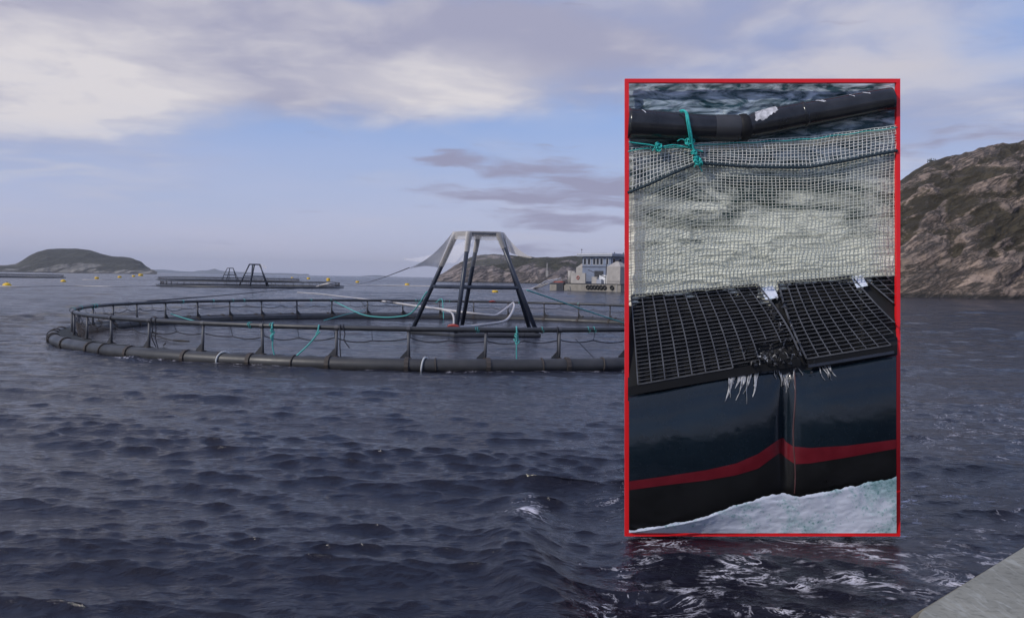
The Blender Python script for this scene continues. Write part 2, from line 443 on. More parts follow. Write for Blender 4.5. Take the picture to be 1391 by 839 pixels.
# ------------------------------------------------------------------ terrain
def rock_material(name, rockA, rockB, veg, vegC2, veg_bias, scale, shore, haze=0.0):
    mt, T, p, o = new_mat(name)
    gm = T.n('ShaderNodeNewGeometry'); pos = gm.outputs['Position']
    x, y, z = T.sep(pos)[:3]
    nz = T.sep(gm.outputs['Normal'])[2]
    rot = T.n('ShaderNodeMapping'); rot.inputs['Rotation'].default_value = (0, math.radians(28), 0); T.put(rot.inputs['Vector'], pos)
    rp = rot.outputs[0]
    strata = T.noise(T.vm('MULTIPLY', rp, (0.35, 0.35, 1.6)), scale * 1.2, 7, 0.66, 0.2)
    big = T.noise(rp, scale * 0.28, 5, 0.6, 0.4)
    fin = T.noise(rp, scale * 5, 5, 0.65)
    rock = T.mix(T.mr(strata, 0.38, 0.62), tuple(c * .8 for c in rockB), tuple(c * 1.12 for c in rockA))
    rock = T.mix(T.m('MULTIPLY', T.mr(fin, 0.35, 0.75), 0.75), rock, tuple(c * 0.55 for c in rockB))
    seam = T.m('ABSOLUTE', T.m('SUBTRACT', T.noise(T.vm('MULTIPLY', rp, (0.30, 0.30, 1.3)), scale * 1.5, 6, 0.68, 0.35), 0.5))
    rock = T.mix(T.mr(seam, 0.0, 0.045, 0.85, 0.0), rock, (0.035, 0.034, 0.028))
    vg = T.mix(T.mr(fin, 0.3, 0.7), veg, vegC2)
    att = T.n('ShaderNodeAttribute', attribute_name='hollow').outputs['Fac']
    hgt = T.mr(z, shore * 0.3, shore * 3.2, -0.55, 0.22)
    vf = T.m('ADD', T.m('ADD', T.m('MULTIPLY', big, 1.6), T.m('MULTIPLY', strata, 0.7)), T.m('ADD', hgt, T.m('MULTIPLY', att, 0.75)))
    vf = T.m('ADD', vf, T.m('MULTIPLY', T.m('SUBTRACT', fin, 0.5), 0.35))
    vf = T.mr(vf, 1.12 - veg_bias, 1.26 - veg_bias, 0, 1)
    c = T.mix(vf, rock, vg)
    wet = T.mr(T.m('ADD', z, T.m('MULTIPLY', T.m('SUBTRACT', fin, 0.5), shore * 0.25)), shore * 0.10, shore * 0.20, 1.0, 0.0)
    c = T.mix(T.m('MULTIPLY', wet, 0.85), c, (0.025, 0.024, 0.022))
    T.put(p.inputs['Base Color'], c)
    p.inputs['Roughness'].default_value = 0.88
    h = T.m('ADD', T.m('MULTIPLY', strata, 1.0), T.m('ADD', T.m('MULTIPLY', fin, 0.35), T.mr(seam, 0.0, 0.06, 0.0, 0.5)))
    T.put(p.inputs['Normal'], T.bump(h, 0.8, 0.9 / scale * 0.5))
    return mt

def skyline_terrain(name, pts, S, depth, mat, amp, freq, nx, ny, seed, back=1.3, prof=0.75, shore_f=None, dip=28):
    """an island or hillside: pts = skyline read off the photo, S = metres to its shore, depth = metres from shore to ridge"""
    pxs = [q[0] for q in pts]; t = []; hh = []
    for px, py in pts:
        r = ray(px, py); t.append(r.x / r.y); hh.append(max(0.0, r.z / r.y * (S + depth) + CAMH))
    A = np.linspace(t[0], t[-1], nx); H = np.interp(A, t, hh)
    ker = np.ones(5) / 5; H = np.convolve(np.pad(H, 2, 'edge'), ker, 'valid')
    U = np.concatenate([np.linspace(-0.06, 1, int(ny * 0.75)), 1 + np.linspace(0, back, ny - int(ny * 0.75) + 1)[1:] ** 1.2])
    Ag, Ug = np.meshgrid(A, U, indexing='ij'); Hg = np.repeat(H[:, None], len(U), 1)
    sh = S + (shore_f(Ag) if shore_f else 0) + fbm(Ag * S / 18, Ag * 0, Ag * 0 + seed, 4) * depth * (0.10 if S < 1000 else 0.02)
    taper = np.clip(Hg / (0.35 * H.max() + 1e-6), 0.15, 1)
    Yd = sh + np.where(Ug < 1, Ug * depth * taper, (Ug) * depth * taper)
    shape = np.where(Ug < 0, Ug * 8 / prof, np.where(Ug <= 1, np.sin(np.clip(Ug, 0, 1) * math.pi / 2) ** prof, np.cos(np.clip((Ug - 1) / back, 0, 1) * math.pi / 2)))
    # keep the skyline where it was read even though the ridge distance varies
    Z = Hg * shape * np.where(Ug > 0, 1.0, 0.1)
    X = Ag * Yd
    P = np.stack([X, Yd, Z], -1)
    du = np.gradient(P, axis=0); dv = np.gradient(P, axis=1)
    N = np.cross(du, dv); N /= np.linalg.norm(N, axis=-1, keepdims=True) + 1e-9; N *= np.sign(N[..., 2:3] + 1e-9)
    a = math.radians(dip); xr = X * math.cos(a) + Z * math.sin(a); zr = -X * math.sin(a) + Z * math.cos(a)
    d1 = fbm(xr * freq * 0.45, Yd * freq * 0.45, zr * freq * 1.7, 6, 0.55, seed, True)
    d2 = fbm(X * freq * 0.35, Yd * freq * 0.35, Z * freq * 0.35, 4, 0.5, seed + 50)
    lay = zr * freq * 1.1 + d2 * 1.3; step = (lay - np.floor(lay)); d3 = np.where(step < 0.8, step / 0.8, (1 - step) / 0.2) - 0.5
    D = amp * (0.55 * d1 + 0.6 * d2 + 0.38 * d3)
    edge = np.clip(Ug * 10 + 0.3, 0, 1) * (1 - 0.65 * np.exp(-((Ug - 1) / 0.25) ** 2)) * np.clip(Hg / (0.12 * H.max()), 0.1, 1)
    P = P + N * (D * edge)[..., None] * np.array([1, 1, 0.8])
    me = np_mesh(name, P.reshape(-1, 3), grid_faces(nx, len(U)), mat)
    hol = np.clip(-(0.55 * d1 + 0.5 * d3) * 1.2, -1, 1)
    at = me.attributes.new('hollow', 'FLOAT', 'POINT'); at.data.foreach_set('value', hol.astype(np.float32).ravel())
    return structure(link(name, me)), P

M['rock_near'] = rock_material('granite_hillside', (0.39, 0.29, 0.225), (0.20, 0.155, 0.125), (0.042, 0.035, 0.018), (0.072, 0.054, 0.029), 0.06, 0.28, 4.5)
M['rock_mid'] = rock_material('headland_rock', (0.36, 0.29, 0.25), (0.21, 0.17, 0.155), (0.040, 0.040, 0.020), (0.070, 0.060, 0.032), 0.22, 0.13, 3.4)
M['rock_far'] = rock_material('island_heath', (0.36, 0.33, 0.29), (0.20, 0.19, 0.17), (0.050, 0.050, 0.032), (0.075, 0.068, 0.045), 0.48, 0.030, 6.0)
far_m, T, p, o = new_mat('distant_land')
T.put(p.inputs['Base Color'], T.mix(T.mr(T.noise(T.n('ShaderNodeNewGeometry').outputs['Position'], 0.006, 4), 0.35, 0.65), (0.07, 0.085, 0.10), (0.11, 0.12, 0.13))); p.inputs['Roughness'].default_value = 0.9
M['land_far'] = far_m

skyline_terrain('hillside', [(1030, 388), (1060, 379), (1090, 352), (1130, 312), (1180, 275), (1223, 251), (1245, 238), (1262, 229), (1290, 221), (1320, 216), (1350, 210), (1391, 202), (1450, 193), (1550, 185), (1700, 197), (1900, 267), (2050, 377)],
                178, 60, M['rock_near'], 3.6, 0.17, 620, 300, 3, prof=0.85, shore_f=lambda A: -14 * np.clip((A - 0.44) / 0.2, 0, 1))
skyline_terrain('headland', [(586, 381), (600, 375), (612, 368), (625, 359), (640, 351), (652, 347.5), (670, 346), (690, 347), (710, 350), (728, 351.5), (740, 350), (752, 351), (766, 350), (780, 348.5), (810, 350), (850, 352), (900, 350), (960, 356), (1010, 368), (1060, 386)],
                470, 110, M['rock_mid'], 3.2, 0.055, 420, 150, 21, prof=0.62)
skyline_terrain('island', [(-90, 369), (-60, 366), (-30, 364), (0, 361.5), (10, 361.5), (22, 358.5), (30, 354), (40, 347.5), (52, 342), (64, 339), (85, 338), (105, 338.3), (122, 341), (140, 346.5), (152, 349), (168, 349.5), (180, 351.5), (190, 356), (198, 362), (206, 367), (213, 370)],
                1350, 330, M['rock_far'], 6.0, 0.016, 300, 110, 31, prof=0.62)
skyline_terrain('distant_hills', [(196, 369), (210, 366.5), (222, 366.3), (240, 368.2), (262, 369.2), (270, 367.5), (282, 367.2), (287, 366), (291, 364.7), (296, 366.5), (303, 368), (320, 369.4), (345, 370.4), (365, 371.0), (382, 371.2), (400, 372.4), (420, 373.3)],
                6200, 900, M['land_far'], 12, 0.004, 240, 30, 41)
skyline_terrain('distant_skerry', [(488, 375.2), (500, 374.0), (514, 373.7), (530, 375.4)], 5200, 300, M['land_far'], 2, 0.01, 60, 16, 43)

# ------------------------------------------------------------------ fish cages
def circle_pts(R, n, z, a0=0.0, a1=2 * math.pi, closed=True):
    k = n if closed else n + 1
    return [(R * math.cos(a0 + (a1 - a0) * i / n), R * math.sin(a0 + (a1 - a0) * i / n), z) for i in range(k)]

def post_mesh():
    b = MB()
    b.tube([(0, 0, 0.12), (0, 0, 1.03)], 0.042, 10)
    return b.mesh('post', M['galv'], True)
def bracket_mesh(R, Ro):
    """in a frame whose x axis points outward, origin on the inner pipe; clamps on both pipes, a foot and a gusset"""
    b = MB(); g = Ro - R
    b.box((g / 2, 0, 0.20), (g, 0.13, 0.07))
    for c, z, r in ((0.0, 0.05, 0.225), (g, 0.10, 0.232)):
        for k in range(12):
            a0, a1 = 2 * math.pi * k / 12, 2 * math.pi * (k + 1) / 12
            vs = []
            for a in (a0, a1):
                for rr in (r - 0.03, r + 0.012):
                    for yy in (-0.055, 0.055): vs.append((c + rr * math.cos(a), yy, z + rr * math.sin(a)))
            b.add(vs, [(0, 1, 5, 4), (2, 6, 7, 3), (0, 4, 6, 2), (1, 3, 7, 5)])
    return b.mesh('bracket', M['strap_brown'])
def gusset_mesh():
    b = MB(); v = [(-0.02, -0.03, 0.24), (-0.02, -0.24, 0.24), (-0.02, -0.24, 0.28), (-0.02, -0.03, 0.50)]
    v += [(0.02, y, z) for _, y, z in v]
    b.add(v, [(0, 1, 2, 3), (7, 6, 5, 4), (0, 4, 5, 1), (1, 5, 6, 2), (2, 6, 7, 3), (3, 7, 4, 0)])
    return b.mesh('gusset', M['plastic'])
def cap_mesh():
    b = MB()
    for k in range(10):                                        # the collar by which each post holds the handrail
        a0, a1 = 2 * math.pi * k / 10, 2 * math.pi * (k + 1) / 10; vs = []
        for a in (a0, a1):
            for rr in (0.06, 0.083):
                for yy in (-0.05, 0.05): vs.append((rr * math.cos(a), yy, 1.06 + rr * math.sin(a)))
        b.add(vs, [(0, 1, 5, 4), (2, 6, 7, 3), (0, 4, 6, 2), (1, 3, 7, 5)])
    return b.mesh('collar', M['galv'])

def scallop(R, n_post, n_seg, ztop, sag, seed):
    rr = random.Random(seed); pts = []; ties = []
    N = n_post * 2
    for i in range(N):
        a0 = 2 * math.pi * i / N; a1 = 2 * math.pi * (i + 1) / N; s = sag * rr.uniform(0.6, 1.5); dz = rr.uniform(-0.05, 0.05)
        ties.append((a0, ztop + dz))
        for k in range(n_seg):
            t = k / n_seg; a = a0 + (a1 - a0) * t
            pts.append((a, s * 4 * t * (1 - t), dz))
    dzs = [t[1] for t in ties] + [ties[0][1]]
    out = []
    for j, (a, s, _) in enumerate(pts):
        i = j // n_seg; t = (j % n_seg) / n_seg
        out.append((R * math.cos(a), R * math.sin(a), dzs[i] * (1 - t) + dzs[i + 1] * t - s))
    return out, ties

def fish_cage(c, R, n_post, label, detail, rot=0.0, group=None, seg=240, fat=1.0):
    t = empty('fish_cage', c, label, 'fish cage', group, rot)
    Ro = R + 0.62
    b = MB(); b.tube(circle_pts(R, seg, 1.06), 0.072 * fat, 10, closed=True); b.build('handrail', M['plastic'], t, True)
    b = MB(); b.tube(circle_pts(R, seg, 0.05), 0.2 * fat, 10, closed=True); b.build('inner_float', M['plastic'], t, True)
    b = MB(); b.tube(circle_pts(Ro, seg, 0.10), 0.205 * fat, 14, closed=True); b.build('outer_float', M['plastic_grey'] if detail else M['plastic'], t, True)
    pm, gm_, bm_, cm = post_mesh(), gusset_mesh(), bracket_mesh(R, Ro), cap_mesh()
    for i in range(n_post):
        a = 2 * math.pi * i / n_post
        if detail: a += random.uniform(-0.006, 0.006)
        p_ = link('post', pm, t, (R * math.cos(a), R * math.sin(a), 0), (0, 0, a), None if detail else (1.25, 1.25, 1))
        if detail:
            p_.rotation_euler = (random.uniform(-.03, .03), random.uniform(-.03, .03), a)
            link('collar', cm, p_)
            link('gusset', gm_, p_)
            link('bracket', bm_, t, (R * math.cos(a), R * math.sin(a), 0), (0, 0, a))
    if detail:
        # extra brown straps round the outer pipe
        for i in range(n_post):
            a = 2 * math.pi * (i + random.uniform(0.25, 0.75)) / n_post
            if random.random() < 0.55: continue
            s = MB(); w = random.uniform(-0.05, 0.05)
            s.tube([(0.218 * math.cos(q) , w * math.sin(q), 0.10 + 0.218 * math.sin(q)) for q in np.linspace(-0.6, math.pi + 0.6, 14)], 0.022, 6)
            o = s.build('strap', M['strap_brown'], t, True); o.location = (Ro * math.cos(a), Ro * math.sin(a), 0); o.rotation_euler = (0, 0, a)
        rope, ties = scallop(R - 0.10, n_post, 8, 0.76, 0.07, 3)
        b = MB(); b.tube(rope, 0.016, 5, closed=True); b.build('net_rope', M['rope_dark'], t, True)
        b = MB()
        for a, z in ties:
            x, y = math.cos(a), math.sin(a); b.tube([(x * R, y * R, 0.99), (x * (R - .1), y * (R - .1), z)], 0.008, 4)
        o = b.build('net_ties', M['rope_dark'], t); o['kind'] = 'stuff'
        b = MB(); n = len(rope)
        lo = [(x * (R - 0.30) / (R - .1), y * (R - 0.30) / (R - .1), -0.3) for x, y, z in rope]
        b.grid([rope + rope[:1], lo + lo[:1]]); b.build('cage_net', M['cage_net'], t, True)
        # dark mesh walkway lying between the two pipes, widest round the far left
        a0, a1 = math.radians(150), math.radians(262)
        P = [[((R + (Ro - R) * k / 4) * math.cos(a), (R + (Ro - R) * k / 4) * math.sin(a), 0.25 + 0.02 * math.sin(a * 90 + k)) for a in np.linspace(a0, a1, 90)] for k in range(5)]
        b = MB(); b.grid(P); b.build('walkway_mesh', M['walk_net'], t)
        for i in range(46):                                     # lashings of twine on the handrail
            a = random.uniform(0, 2 * math.pi); tl = random.random() < 0.55
            s = MB(); s.tube([(0.088 * math.cos(q), 0.008 * q, 1.06 + 0.088 * math.sin(q)) for q in np.linspace(0, 2 * math.pi * random.choice((1, 2)), 18)], 0.010, 4)
            o = s.build('lashing', M['rope_teal'] if tl else M['galv'], t, False); o.location = (R * math.cos(a), R * math.sin(a), 0); o.rotation_euler = (0, 0, a)
    else:
        b = MB(); b.grid([circle_pts(R - .1, 96, 0.85, closed=False), circle_pts(R - .25, 96, -0.2, closed=False)]); b.build('cage_net', M['cage_net'], t)
    return t

near_cage = fish_cage(RING_C, RING_R, 43, 'large black ring shaped fish cage nearest the viewer, its whole near side in view', True, rot=math.radians(3.2), group='floating fish cages')
def depth_of(px, py): return at_z(px, py).y
c2 = at_y(343, 385, 161 + 18.0); c2.z = 0
cage2 = fish_cage(c2, 17.3, 52, 'distant black fish cage with the taller white net frame, left of centre', False, group='floating fish cages', seg=120, fat=1.05)
c3 = at_y(313, 380, 318); c3.z = 0
cage3 = fish_cage(c3, 24.0, 60, 'farthest black fish cage, with the smaller net frame, half hidden behind another cage', False, group='floating fish cages', seg=120, fat=1.35)
c4 = at_y(-12, 376, 322); c4.z = 0
cage4 = fish_cage(c4, 23.5, 60, 'black fish cage cut by the left edge of the photo, below the island', False, group='floating fish cages', seg=120, fat=1.35)

# two white hoops tied round the near pipe
for px, py, lab in ((275, 487, 'white band looped over the outer pipe, the left one of two'), (571, 495, 'white band looped over the outer pipe, the right one of two')):
    d = at_z(px, py, 0.2); v = Vector((d.x - RING_C.x, d.y - RING_C.y, 0)).normalized(); c = RING_C + v * OUT_R
    a = math.atan2(v.y, v.x); b = MB()
    pts = []
    for q in np.linspace(math.radians(-40), math.radians(150), 16):
        tt = (q + 0.7) / 3.3
        l = Vector((0.23 * math.cos(q), 0.10 * tt ** 2 * 2, 0.10 + 0.23 * math.sin(q))); pts.append(Matrix.Rotation(a, 3, 'Z') @ l + c)
    b.tube(pts, 0.026, 7)
    last = pts[-1]; tg = Vector((-v.y, v.x, 0)); b.tube([last, last + tg * 0.35 + Vector((0, 0, -0.02))], 0.024, 6)
    tag(b.build('hoop_band', M['white_strap'], None, True), lab, 'band', 'white bands round the near pipe')

# ------------------------------------------------------------------ net frames (the pyramids that hold up the bird nets)
def net_frame(c, rot, label, scale, detail, group='bird net frames'):
    t = empty('pyramid_stand', c, label, 'stand', group, rot)
    S = scale
    bot = [(-2.95, 0.7), (-0.86, -1.55), (2.62, -0.55), (2.35, 1.5), (-0.85, 2.6)]
    top = [(-1.0, 0.1), (-0.40, -0.5), (0.86, -0.25), (0.98, 0.35), (-0.05, 0.75)]
    H = 4.40; hm = 2.03
    r = 0.085 if detail else 0.13
    B = [Vector((x * S, y * S, 0.10)) for x, y in bot]; Tp = [Vector((x * S, y * S, H * S)) for x, y in top]
    mid = [b.lerp(q, hm / H) for b, q in zip(B, Tp)]
    for b_, t_ in zip(B, Tp):
        m = MB(); m.tube([b_, b_.lerp(t_, 0.5) , t_], r * (1.12 if detail else 1), 10); m.build('leg', M['steel_blue'], t, True)
    m = MB(); m.tube([*Tp], r, 8, closed=True); m.build('top_rail', M['steel_blue'], t, False)
    m = MB(); m.tube([*mid], r * 0.95, 8, closed=True); m.build('middle_rail', M['steel_blue'], t, False)
    m = MB(); m.tube([Vector((v.x * 1.03, v.y * 1.03, 0.06)) for v in B], r * 1.25, 10, closed=True); m.build('base_float', M['plastic'], t, False)
    return t, B, Tp, mid
pc = at_z(649, 455); pc = Vector((pc.x, 38.8, 0))
pc.x = at_y(649, 420, 38.8).x
nf, NB, NTp, NM = net_frame(pc, 0.0, 'large dark pipe pyramid standing inside the nearest cage, pale net over its top', 1.0, True)

def sheet_between(A, B_, C_, D_, n, m_, sag=0.0, taper=None):
    """ruled sheet: A-B along the top, D-C along the bottom"""
    P = []
    for i in range(n + 1):
        u = i / n; row = []
        for j in range(m_ + 1):
            v = j / m_; p = A.lerp(B_, v).lerp(D_.lerp(C_, v), u); p = p - Vector((0, 0, sag * 4 * u * (1 - u) + 0.25 * sag * math.sin(v * 9 + u * 3)))
            row.append(p)
        P.append(row)
    return P
def W2(px, py, y): return at_y(px, py, y)
def bird_net():
    # wrapped over the frame's top, then drawn out to the left and to the right
    t = empty('bird_net', pc + Vector((0, 0, 3.2)), 'pale translucent bird net draped over the top of the large pipe pyramid', 'net')
    o = t.location
    k = 1.05
    Tp = [Vector(v) * 1.0 + pc for v in NTp]; cen = sum(Tp, Vector()) / 5
    TT = [cen + (v - cen) * 1.13 + Vector((0, 0, 0.10)) for v in Tp]
    low = []
    for i, v in enumerate(TT):
        leg = (Vector(NB[i]) + pc) - v; low.append(v + leg * (0.20, 0.20, 0.16, 0.16, 0.2)[i] + (v - cen) * 0.05)
    b = MB()
    for i in range(5):
        j = (i + 1) % 5
        hang = 0.34
        P = sheet_between(TT[i], TT[j], TT[j] - Vector((0, 0, hang)), TT[i] - Vector((0, 0, hang)), 3, 6, 0.02)
        b.grid([[p - o for p in r] for r in P])
    b.add([p - o for p in TT], [(0, 1, 2, 3, 4)])
    b.build('top_cover', M['bird_net'], t, True)
    # sleeves of net round the upper legs
    for i in range(5):
        s = MB(); a = Tp[i]; d = (Vector(NB[i]) + pc) - a
        L = (0.33, 0.19, 0.14, 0.15, 0.17)[i]
        s.tube([a - o + Vector((0, 0, .05)), a + d * L * 0.5 - o, a + d * L - o], [0.15, 0.125, 0.115], 9, caps=False); s.build('leg_sleeve', M['bird_net'], t, True)
    # the two wings
    L0, L1 = TT[0], TT[0] + ((Vector(NB[0]) + pc) - TT[0]) * 0.36
    tip = W2(556, 363, 36.6)
    P = []
    for i in range(15):
        u = i / 14; a = L0.lerp(tip, u) - Vector((0, 0, 0.75 * u * (1 - u) * 1.4)); c_ = L1.lerp(tip + Vector((0.05, 0, -0.06)), u) + Vector((0, 0, 0.35 * u * (1 - u)))
        P.append([a.lerp(c_, v / 5) - o for v in range(6)])
    b = MB(); b.grid(P); b.build('left_wing', M['bird_net'], t, True)
    tipb = W2(548, 372, 46)
    P = []
    for i in range(13):
        u = i / 12; a = TT[4].lerp(tipb + Vector((0, 0, .8)), u) - Vector((0, 0, 0.9 * u * (1 - u) * 1.3)); c_ = (TT[1] - Vector((0, 0, 1.3))).lerp(tipb + Vector((0, 0, .75)), u) - Vector((0, 0, .5 * u * (1 - u)))
        P.append([a.lerp(c_, v / 5) - o for v in range(6)])
    b = MB(); b.grid(P); b.build('back_wing', M['bird_net_thin'], t, True)
    R0, R1 = TT[3] + Vector((0.0, 0, 0)), TT[3] + ((Vector(NB[3]) + pc) - TT[3]) * 0.19
    tr = W2(722, 349, 37.5); P = []
    for i in range(13):
        u = i / 12; a = R0.lerp(tr, u) - Vector((0, 0, 0.6 * u * (1 - u))); c_ = R1.lerp(tr + Vector((0, 0, -.05)), u) - Vector((0, 0, 0.22 * u * (1 - u)))
        P.append([a.lerp(c_, v / 4) - o for v in range(5)])
    b = MB(); b.grid(P); b.build('right_wing', M['bird_net'], t, True)
    # the sheer part hanging between the legs
    b = MB()
    for i, j in ((0, 1), (1, 2), (4, 3)):
        l_i = TT[i].lerp(Vector(NB[i]) + pc, 0.36); l_j = TT[j].lerp(Vector(NB[j]) + pc, 0.30)
        P = sheet_between(TT[i], TT[j], l_j, l_i, 6, 8, 0.05); b.grid([[p - o for p in r] for r in P])
    b.build('hanging_net', M['bird_net_thin'], t, True)
bird_net()
p2 = at_y(346, 388, 172); p2.z = 0
nf2 = net_frame(p2, 0.3, 'dark pipe pyramid in the distant cage, the taller of the two far ones', 1.0, False)
p3 = at_y(313, 379, 310); p3.z = 0
nf3 = net_frame(p3, 0.5, 'small far pipe pyramid just left of the taller distant one', 1.02, False)
def wing(A, B_, C_, label, mat):
    P = sheet_between(A, A.lerp(B_, 1.0), C_, A + Vector((0, 0, -0.4)), 8, 6, 0.15)
    b = MB(); b.grid(P); return tag(b.build('bird_net', mat, None, True), label, 'net')
wing(W2(353, 357.3, 172), W2(363, 362.5, 172), W2(361, 366, 172), 'scrap of pale net blowing from the top of the taller distant pyramid', M['bird_net'])

# ------------------------------------------------------------------ ropes and hoses
def sagline(a, b_, sag, n=24, amp=0.0):
    a, b_ = Vector(a), Vector(b_)
    return [a.lerp(b_, i / n) - Vector((0, 0, sag * 4 * (i / n) * (1 - i / n))) + Vector((0, amp * math.sin(i * 0.9), 0)) for i in range(n + 1)]
def smooth_pts(pts, n=6):
    pts = [Vector(p) for p in pts]; out = []
    for i in range(len(pts) - 1):
        p0 = pts[max(i - 1, 0)]; p1 = pts[i]; p2_ = pts[i + 1]; p3_ = pts[min(i + 2, len(pts) - 1)]
        for k in range(n):
            t = k / n
            out.append(0.5 * ((2 * p1) + (p2_ - p0) * t + (2 * p0 - 5 * p1 + 4 * p2_ - p3_) * t * t + (3 * p1 - p0 - 3 * p2_ + p3_) * t ** 3))
    out.append(pts[-1]); return out
def rope(name, pts, r, mat, label, cat, group=None, n=6):
    b = MB(); b.tube(pts, r, n); return tag(b.build(name, M[mat], None, True), label, cat, group)
def wp(px, py, z=0.06): return at_z(px, py, z)

G = 'turquoise ropes of the near cage'
rope('rope', smooth_pts([at_y(452, 408, 52.4), at_y(470, 417, 50), at_y(492, 427, 47), at_y(515, 430.5, 44.5), at_y(540, 430, 42), at_y(560, 424, 40), at_y(580, 396, 38.9)]), 0.030, 'rope_teal', 'turquoise rope sagging from the far handrail to the left leg of the big pyramid', 'rope', G)
rope('rope', smooth_pts([at_y(496, 421, 50), at_y(470, 427, 47), at_y(440, 435, 43)]), 0.02, 'rope_teal', 'turquoise rope crossing in front of the far float, left of the big pyramid', 'rope', G)
rope('rope', smooth_pts([at_y(716, 394, 38.3), at_y(760, 409, 41), at_y(800, 423, 44), at_y(852, 440, 48)]), 0.030, 'rope_teal', 'long straight turquoise rope slanting right from the big pyramid to the red frame', 'rope', G)
rope('rope', smooth_pts([at_y(232, 426, 44), at_y(250, 432, 40), at_y(270, 437, 34)]), 0.022, 'rope_teal', 'turquoise rope stretched across the left end of the near cage', 'rope', G)
rope('rope', smooth_pts([at_y(592, 411, 53), at_y(600, 406, 52.8), at_y(602, 420, 52.6), at_y(602.5, 433, 52.5)]), 0.03, 'rope_teal', 'turquoise rope end hanging from the far handrail just right of the left pyramid leg', 'rope', G)
rope('rope', sagline(at_y(200, 409, 53), at_z(405, 391), 0.1), 0.04, 'rope_dark', 'thin dark mooring line rising from the far handrail towards the distant cage', 'rope')
rope('rope', sagline(at_y(556, 363.5, 36.6), at_y(470, 385, 150), 0.4), 0.02, 'rope_dark', 'thin dark line running left from the tip of the bird net', 'rope')
# ropes hanging from the near handrail
def rail_pt(px, dz=0.0):
    # point of the near handrail under a photo column
    best = None
    for k in range(1600):
        a = math.pi + math.pi * k / 1600
        q = RING_C + Vector((RING_R * math.cos(a), RING_R * math.sin(a), 0))
        sx = q.x / q.y * 1.0
        d = abs(sx - (ray(px, 450).x / ray(px, 450).y))
        if best is None or d < best[0]: best = (d, q)
    return best[1] + Vector((0, -0.09, 1.06 + dz))
def hang(px, dx, L, mat, label, knot=False, r=0.016):
    p = rail_pt(px); w = [p + Vector((0, 0.1, 0.09)), p + Vector((0, -0.01, 0.02)), p + Vector((dx * .3, 0, -L * .3)), p + Vector((dx * .2, -.01, -L * .6)), p + Vector((dx, 0.02, -L))]
    b = MB(); b.tube(smooth_pts(w), r, 6)
    if knot:
        for k in range(5):
            kz = -0.10 - 0.06 * k; cx_, e_, ph_ = random.uniform(-.03, .03), random.uniform(.02, .055), random.uniform(0, 6)
            b.tube([p + Vector((cx_ + e_ * math.cos(q), 0.04 * math.sin(q), kz + random.uniform(.03, .07) * math.sin(q + ph_))) for q in np.linspace(0, 6.2, 9)], r * 0.8, 5)
    return tag(b.build('hanging_rope', M[mat], None, True), label, 'rope', 'rope ends hanging from the near handrail')
hang(371, 0.10, 0.95, 'rope_teal', 'knotted turquoise rope hanging from the near handrail, the leftmost of them', True, 0.02)
hang(463, 0.02, 0.80, 'rope_dark', 'dark rope end hanging alone below the near handrail, left of centre')
hang(467, 0.18, 0.55, 'rope_dark', 'short dark rope end hanging slantwise beside a longer one')
hang(702, 0.02, 0.95, 'rope_teal', 'knotted turquoise rope hanging from the near handrail below the right pyramid legs', True, 0.02)
hang(758, -0.03, 0.9, 'rope_dark', 'dark rope end hanging from the near handrail, nearest the red frame')
hang(212, 0.10, 0.85, 'rope_dark', 'dark rope end hanging in the left part of the near cage')
hang(206, 0.16, 0.8, 'rope_dark', 'dark slanting rope end beside a post in the left part of the near cage')
p_ = rail_pt(434)
rope('knotted_rope', smooth_pts([p_ + Vector((0, 0, .07)), p_ + Vector((-.02, -.05, -.1)), p_ + Vector((-.07, -.03, -.18)), p_ + Vector((.03, -.06, -.12)), p_ + Vector((-.06, -.05, -.22)), p_ + Vector((-.3, 0, -.5)), p_ + Vector((-.62, 0, -.8))]), 0.022, 'rope_teal', 'turquoise rope knotted on a near post with its end slanting down to the left', 'rope')
rope('rope', sagline(rail_pt(782, -.25), rail_pt(812, -.92), 0.0), 0.010, 'rope_dark', 'thin dark line slanting down to the right inside the near cage', 'rope')

GH = 'pale feed hoses'
for k in range(3):
    o_ = 0.9 * k
    rope('feed_hose', smooth_pts([at_y(752 + 5 * k, 380 - 1.2 * k, 193), at_y(742 + 5 * k, 381.5, 190), at_y(733 + 4 * k, 386.5, 183), wp(722 + 2 * k, 391.6 + .2 * k), wp(700, 392.4 + .2 * k), wp(670, 391.2 + .3 * k), wp(600, 388.9 + .3 * k)]), 0.13, 'hose',
         ('lowest', 'middle', 'topmost')[k] + ' of the pale hoses curving down from the barge bow to the water', 'hose', GH)
rope('feed_hose', smooth_pts([wp(600, 388.9), wp(540, 388.0), wp(500, 387.6), wp(466, 387.8), at_y(448, 385, 165), wp(430, 389.2)]), 0.17, 'hose', 'pale hose floating from the middle buoys to the right end of the distant cage', 'hose', GH)
rope('feed_hose', smooth_pts([wp(404, 397), wp(430, 398.6), wp(460, 402), wp(485, 405), at_y(515, 408.6, 55), at_y(535, 411, 53.4), at_y(565, 415.5, 50), at_y(590, 418.5, 47), at_y(622, 423, 43), at_y(660, 427.5, 43), at_y(674, 427.5, 45), at_y(686, 420, 49), at_y(697, 411, 53.3)]), 0.06, 'hose', 'long pale hose running over the far handrail past the big pyramid', 'hose', GH)
rope('feed_hose', smooth_pts([at_y(697, 411, 53.3), at_y(698.5, 416, 51.5), at_y(694, 427, 48), at_y(686, 435.5, 44), at_y(668, 439.5, 40), at_y(640, 443, 38), at_y(624, 444, 37.4)]), 0.065, 'hose', 'pale hose looping down from the far handrail to the foot of the big pyramid', 'hose', GH)
